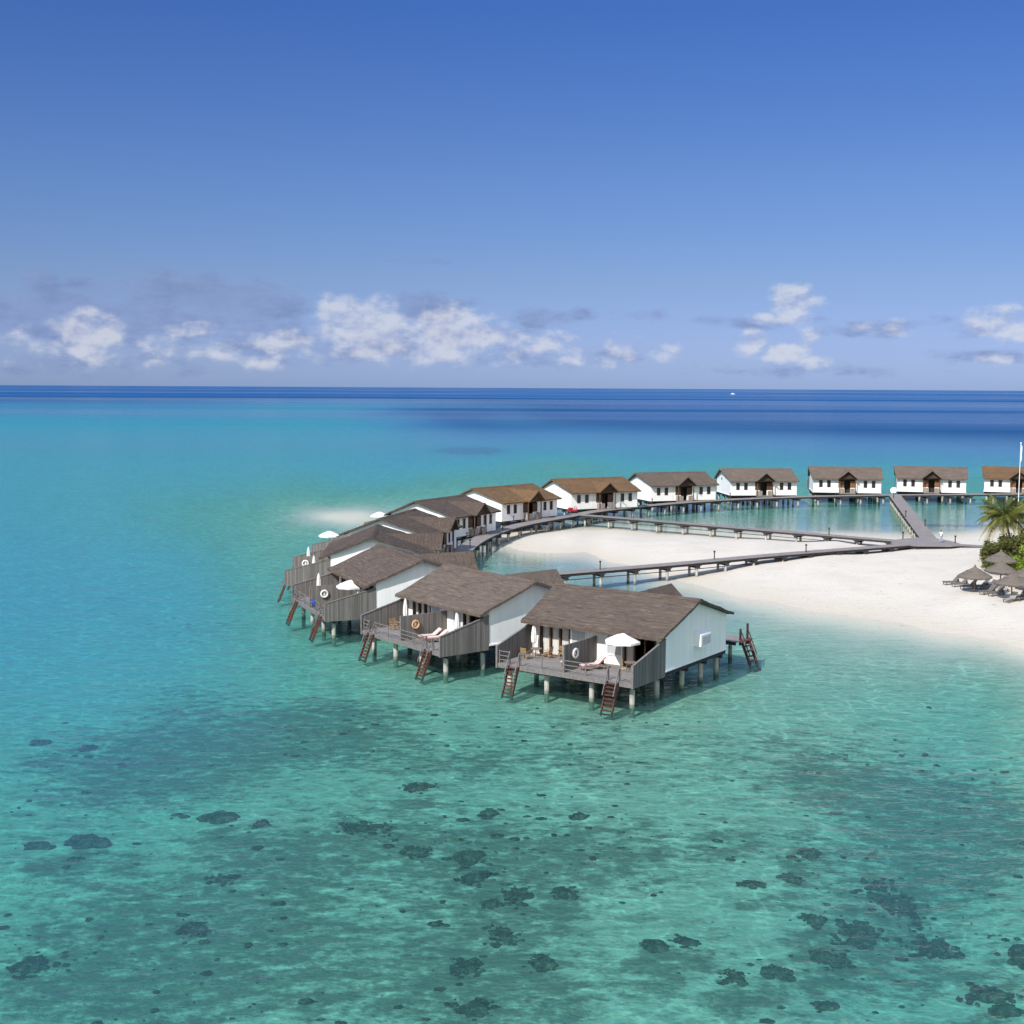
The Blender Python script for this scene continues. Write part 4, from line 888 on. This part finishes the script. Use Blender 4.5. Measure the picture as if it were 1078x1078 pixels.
def palm(loc, lean, h_, label, n=24, L=3.5, seed=1, kid=None):
    rnd = random.Random(seed); r = empty('palm_tree', loc, 0, label, 'palm tree', 'coconut palms in the bushes')
    pts = [(lean[0]*t**1.4, lean[1]*t**1.4, -.4+(h_+.4)*t) for t in [i/10 for i in range(11)]]
    MB().tube(pts, [.17-.006*i for i in range(11)], 10).build('trunk', M['trunk'], r, True)
    top = Vector(pts[-1])
    for i in range(n):
        e = i/n; lift = 1.25-1.55*e+rnd.uniform(-.12,.12); f = frond_mesh('frond', L*rnd.uniform(.85,1.1)*(.8 if i < 3 else 1), .55+.75*e+rnd.uniform(-.1,.1), lift, M['frond_dry'] if (i > n*.82 or i == 5) else M['frond'], r, seed*100+i)
        f.location = top; f.rotation_euler = (rnd.uniform(-.25,.25), 0, i*2.399+rnd.uniform(-.2,.2))
    for k in range(7): t = k*.9; MB().lathe([(0,-.16),(.11,-.08),(.13,0),(.09,.1),(0,.14)], 8, (top.x+.26*math.cos(t),top.y+.26*math.sin(t),top.z-.2)).build('coconut', M['leaf_mid'], r, True)
px0 = place_px(1067,590,1.3)
palm((px0[0],px0[1],px0[2]), (-1.3,.2), 5.6, 'leaning coconut palm with full crown above the thatched umbrellas', 34, 4.1, 3)
px0 = place_px(1098,592,1.3)
palm((px0[0],px0[1],px0[2]), (.3,.0), 5.8, 'coconut palm cut by the right picture edge, only its left fronds showing', 26, 4.0, 8)

# ------------------------------------------------------------------ coral
def coral_material():
    m = bpy.data.materials.new('dark_coral'); t = NT(nodes(m)); co = t.coord(); n = t.noise(co, 2.4, 5, .7); v = t.n('ShaderNodeTexVoronoi'); t.put(v.inputs['Vector'], co); v.inputs['Scale'].default_value = 3.5
    n2 = t.noise(co, 1.1, 5, .7)
    c_ = t.mix(t.ss(n2, .38, .62), (.018,.020,.016), (.105,.098,.070)); c_ = t.mix(t.ss(v.outputs['Distance'], .42, .1, 0., .55), c_, (.25,.22,.15)); c_ = t.mix(t.ss(n, .48, .3, 0., .8), c_, (.02,.022,.018))
    t.out(t.bsdf(c_, .95, t.bump(t.math('ADD', n, v.outputs['Distance']), .12), .05)); return m
CORAL = coral_material()
_ib = bmesh.new(); bmesh.ops.create_icosphere(_ib, subdivisions=2, radius=1.); ICO_V = [v.co.copy() for v in _ib.verts]; ICO_F = [tuple(v.index for v in f.verts) for f in _ib.faces]; _ib.free()
_ib = bmesh.new(); bmesh.ops.create_icosphere(_ib, subdivisions=1, radius=1.); ICS_V = [v.co.copy() for v in _ib.verts]; ICS_F = [tuple(v.index for v in f.verts) for f in _ib.faces]; _ib.free()
def lump(mb, c_, r, seed, small=False):
    vs = []
    for v in (ICS_V if small else ICO_V):
        k = 1+.42*mnoise.noise(v*1.7+Vector((seed*3.1,seed,0)))+.2*mnoise.noise(v*4.3+Vector((seed,0,seed))); vs.append((c_[0]+v.x*r[0]*k, c_[1]+v.y*r[1]*k, c_[2]+v.z*r[2]*k))
    mb.add(vs, ICS_F if small else ICO_F)
def coral(px, py, rx, ry, label, n=None, tall=.42, cat='coral head'):
    x, y = unproj(px, py, -.8); d = -bed1(x, y); x, y = unproj(px, py, -d+.1)
    x0, _y = unproj(px-rx, py, -d+.1); hx = abs(x-x0); y1 = unproj(px, py-ry, -d+.1)[1]; y0 = unproj(px, py+ry, -d+.1)[1]; hy = abs(y1-y0)/2
    rnd = random.Random(int(px*7+py)); mb = MB()
    if n == 1: lump(mb, (0,0,.05), (hx,hy,tall), int(px))
    elif n:
        for k in range(n*5):
            q = rnd.random()**.6; t = rnd.uniform(0,6.28); s = rnd.uniform(.3,.5)*min(hx,hy)
            lump(mb, (hx*.75*q*math.cos(t), hy*.7*q*math.sin(t), 0), (s*1.3,s,min(tall,s*1.1)*(1-.4*q)), k+int(px))
    else:
        m_ = min(190, int(34+hx*hy*34)); cs = [(rnd.gauss(0,.42),rnd.gauss(0,.42)) for _ in range(5)]
        for k in range(m_):
            c0 = rnd.choice(cs); u = c0[0]+rnd.gauss(0,.36); v = c0[1]+rnd.gauss(0,.36); e = max(.15, 1-.6*math.hypot(u,v)); s = rnd.uniform(.07,.22)*(.55+.6*e)*(1.35 if rnd.random() < .15 else 1)
            lump(mb, (hx*u, hy*v, rnd.uniform(-.05,.1)), (s*rnd.uniform(.9,1.6),s*rnd.uniform(.9,1.5),min(tall,s*1.5*e)), k+int(px), True)
    mb.v = [(a,b,c*.7) for a,b,c in mb.v]; o = mb.build('coral_head', CORAL, None, True, fix=False); o.location = (x,y,-d); return tag(o, label, cat, 'coral heads on the shallow seabed')
for a in CORALS: coral(*a)
# uncountable coral rubble scattered over the beds
rb = MB(); rr = random.Random(5); k = 0
while k < 900:
    a, b, rx, ry, amt = rr.choice(BEDS[:22]+BEDS[25:43]); px = rr.gauss(a, rx*.75); py = rr.gauss(b, ry*.75)
    if py < 745 or py > 1095 or rr.random() > amt: continue
    x, y = unproj(px, py, -.8)
    if depth1(x, y) < 1.6: continue
    d = -bed1(x, y)
    s = .045+.17*rr.random()**4; lump(rb, (x,y,-d), (s*rr.uniform(1,2.4),s*rr.uniform(1,1.8),s*.4), k, True); k += 1
tag(rb.build('coral_rubble', CORAL, None, True, fix=False), 'scattered dark coral rubble over the weed beds', 'coral', None, 'stuff')
# far boat
bx, by = unproj(771.5, 415.2, 0); r = empty('motor_boat', (bx,by,0), R(8), 'tiny white boat near the horizon', 'boat')
MB().add([(-9,-2,0),(6,-2,0),(11,0,.5),(6,2,0),(-9,2,0),(-9.3,-2.6,2),(6.5,-2.6,2.2),(13,0,3),(6.5,2.6,2.2),(-9.3,2.6,2)], [(0,1,2,3,4),(5,6,7,8,9),(0,1,6,5),(1,2,7,6),(2,3,8,7),(3,4,9,8),(4,0,5,9)]).build('hull', M['white'], r)
MB().box(-5,3,-1.8,1.8,2.1,5.2).build('cabin', M['white'], r)

# ------------------------------------------------------------------ light, sky, clouds
SUN_AZ, SUN_EL = -124.0, 42.0      # direction TO the sun, degrees ccw from +x
sd_ = Vector((math.cos(R(SUN_AZ))*math.cos(R(SUN_EL)), math.sin(R(SUN_AZ))*math.cos(R(SUN_EL)), math.sin(R(SUN_EL))))
sl = bpy.data.lights.new('sun','SUN'); sl.energy = 4.3; sl.angle = R(.5); sl.color = (1.,.955,.895); so_ = bpy.data.objects.new('sun', sl); COL.objects.link(so_)
so_.rotation_euler = sd_.to_track_quat('Z','Y').to_euler(); so_.location = (-60,-60,90)
wld = bpy.data.worlds.new('World'); scene.world = wld; wld.use_nodes = True; nt = wld.node_tree; nt.nodes.clear(); t = NT(nt)
sky = t.n('ShaderNodeTexSky', sky_type='NISHITA'); sky.sun_disc = False; sky.sun_elevation = R(SUN_EL); sky.sun_rotation = R(90-SUN_AZ); sky.altitude = 0; sky.air_density = 1.0; sky.dust_density = .25; sky.ozone_density = 3.2
gen = t.coord('Generated'); sp = t.n('ShaderNodeSeparateXYZ'); t.put(sp.inputs[0], gen)
DEG = 57.29578
az = t.math('MULTIPLY', t.math('ARCTAN2', sp.outputs[0], sp.outputs[1]), DEG); el = t.math('MULTIPLY', t.math('ARCSINE', sp.outputs[2]), DEG)
P0 = t.n('ShaderNodeCombineXYZ'); t.put(P0.inputs[0], az); t.put(P0.inputs[1], el); P0 = P0.outputs[0]
ramp = t.n('ShaderNodeValToRGB'); t.put(ramp.inputs[0], t.math('MULTIPLY', el, 1/70)); cr = ramp.color_ramp
SKY_STOPS = [(0.,(.215,.305,.65)),(.029,(.25,.30,.57)),(.066,(.268,.305,.475)),(.126,(.250,.315,.490)),(.229,(.173,.281,.524)),(.34,(.36,.50,.74)),(.55,(1.5,1.55,1.5)),(.8,(3.0,2.65,2.2)),(1.,(3.4,2.9,2.3))]  # upper stops, out of view, are raised as added fill for shaded walls
while len(cr.elements) < len(SKY_STOPS): cr.elements.new(.5)
for e, (p, c_) in zip(cr.elements, SKY_STOPS): e.position = p; e.color = (*c_, 1)
base = t.mix(1., sky.outputs[0], ramp.outputs[0], 'MULTIPLY')
def azel(px, py):
    a, b = px-539, py-539; cr_, sr = math.cos(ROLL), math.sin(ROLL); Xc = cr_*a+sr*b; Yc = -sr*a+cr_*b; cc, s = math.cos(PITCH), math.sin(PITCH)
    d = Vector((Xc/FPX, cc-Yc/FPX*s, -s-Yc/FPX*cc)).normalized(); return math.degrees(math.atan2(d.x,d.y)), math.degrees(math.asin(d.z))
def field(blobs, P):
    tot = None
    for px, py, rx, ry, k in blobs:
        a, e = azel(px, py); ra, re = rx/23.5, ry/23.5
        l = t.vmath('LENGTH', t.vmath('MULTIPLY', t.vmath('SUBTRACT', P, (a,e,0)), (1/ra,1/re,0)))
        m_ = t.ss(l, 1.0, 0., 0., k); tot = m_ if tot is None else t.math('MAXIMUM', tot, m_)
    return tot
WHITE = [(92,354,60,46,1.),(70,362,60,24,.6),(30,358,50,22,.5),(200,350,50,18,.75),(190,370,50,18,.6),(300,358,62,20,.85),(270,381,56,16,.8),(240,372,70,20,.45),(383,345,84,54,1.05),(355,332,40,40,.9),(425,352,50,34,.7),(472,350,80,52,1.05),(515,354,60,26,.8),(420,372,80,20,.7),(565,364,70,24,.75),(600,362,40,30,.5),(655,366,34,24,.65),(700,372,44,20,.5),(836,320,46,32,1.15),(850,318,30,22,.8),(812,334,40,12,.7),(790,362,36,22,.85),(826,369,42,20,1.),(850,358,24,22,.8),(858,382,36,12,.6),(935,345,70,18,.5),(1055,342,60,30,.9),(1078,350,50,20,.8),(1040,379,50,12,.65),(130,376,110,20,.5),(620,380,160,18,.42),(480,378,160,20,.5),(20,378,90,16,.4),(240,366,220,30,.42),(440,362,220,34,.46)]
GREY = [(40,322,130,34,.9),(-20,330,110,40,.9),(150,322,140,40,.85),(185,306,150,36,.95),(250,318,110,38,1.05),(130,342,230,34,.85),(215,334,150,34,.85),(270,350,110,26,.8),(330,366,220,30,.6),(80,384,300,24,.45),(455,324,72,30,.95),(430,356,170,36,.6),(570,335,54,22,.85),(520,352,120,24,.55),(675,331,56,16,.75),(780,340,80,14,.6),(830,338,70,12,.55),(36,292,34,16,.75),(905,346,100,16,.5),(955,343,70,20,.6),(1030,348,90,14,.5),(610,330,40,12,.5),(1030,376,140,16,.35),(560,376,240,22,.5),(850,390,260,16,.35),(440,275,60,9,.45)]
nz = t.noise(t.vmath('MULTIPLY', P0, (.8,1.25,1)), 1.0, 6, .53)
nz2 = t.noise(t.vmath('MULTIPLY', t.vmath('ADD', P0, (-.12,.30,0)), (.8,1.25,1)), 1.0, 3, .6)
nzg = t.noise(t.vmath('MULTIPLY', P0, (.55,1.3,1)), .8, 6, .62)
wf = field(WHITE, P0); wd_ = t.math('MULTIPLY', t.ss(t.math('ADD', wf, t.math('MULTIPLY', t.math('SUBTRACT', nz, .5), 1.9)), .18, .84), t.ss(wf, .02, .3))
gf = field(GREY, P0); gd = t.math('MULTIPLY', t.ss(t.math('ADD', gf, t.math('MULTIPLY', t.math('SUBTRACT', nzg, .5), 2.2)), .12, .85, 0., .74), t.ss(gf, .02, .3))
lit = t.ss(t.math('SUBTRACT', nz, nz2), -.24, .13)
SC = 1/.15/1.23
wcol = t.mix(lit, tuple(SC*v for v in (.38,.44,.66)), tuple(SC*v for v in (.74,.75,.80)))
gcol = t.mix(t.ss(nzg, .4, .75), tuple(SC*v for v in (.25,.33,.58)), tuple(SC*v for v in (.18,.25,.47)))
colr = t.mix(gd, base, gcol); colr = t.mix(t.math('MULTIPLY', wd_, .62), colr, wcol)
behind = t.math('MULTIPLY', t.ss(sp.outputs[1], -.05, -.55), t.ss(el, 62., 30.))      # added fill light: unseen bright sky behind the camera, lifts shaded walls
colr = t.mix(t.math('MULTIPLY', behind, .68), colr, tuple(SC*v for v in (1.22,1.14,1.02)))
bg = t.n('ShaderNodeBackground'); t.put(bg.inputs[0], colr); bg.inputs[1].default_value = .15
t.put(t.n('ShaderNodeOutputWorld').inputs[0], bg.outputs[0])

vs_ = scene.view_settings; vs_.view_transform = 'Standard'; vs_.look = 'None'; vs_.exposure = .3; vs_.gamma = 1.; vs_.use_curve_mapping = False
scene.render.engine = 'CYCLES'; cy = scene.cycles; cy.use_denoising = True; cy.use_adaptive_sampling = True; cy.adaptive_threshold = .02; cy.max_bounces = 6; cy.diffuse_bounces = 3; cy.glossy_bounces = 2; cy.transparent_max_bounces = 24; cy.caustics_reflective = False; cy.caustics_refractive = False; cy.sample_clamp_indirect = 4.
for l in (wld,): l.cycles.sampling_method = 'AUTOMATIC'
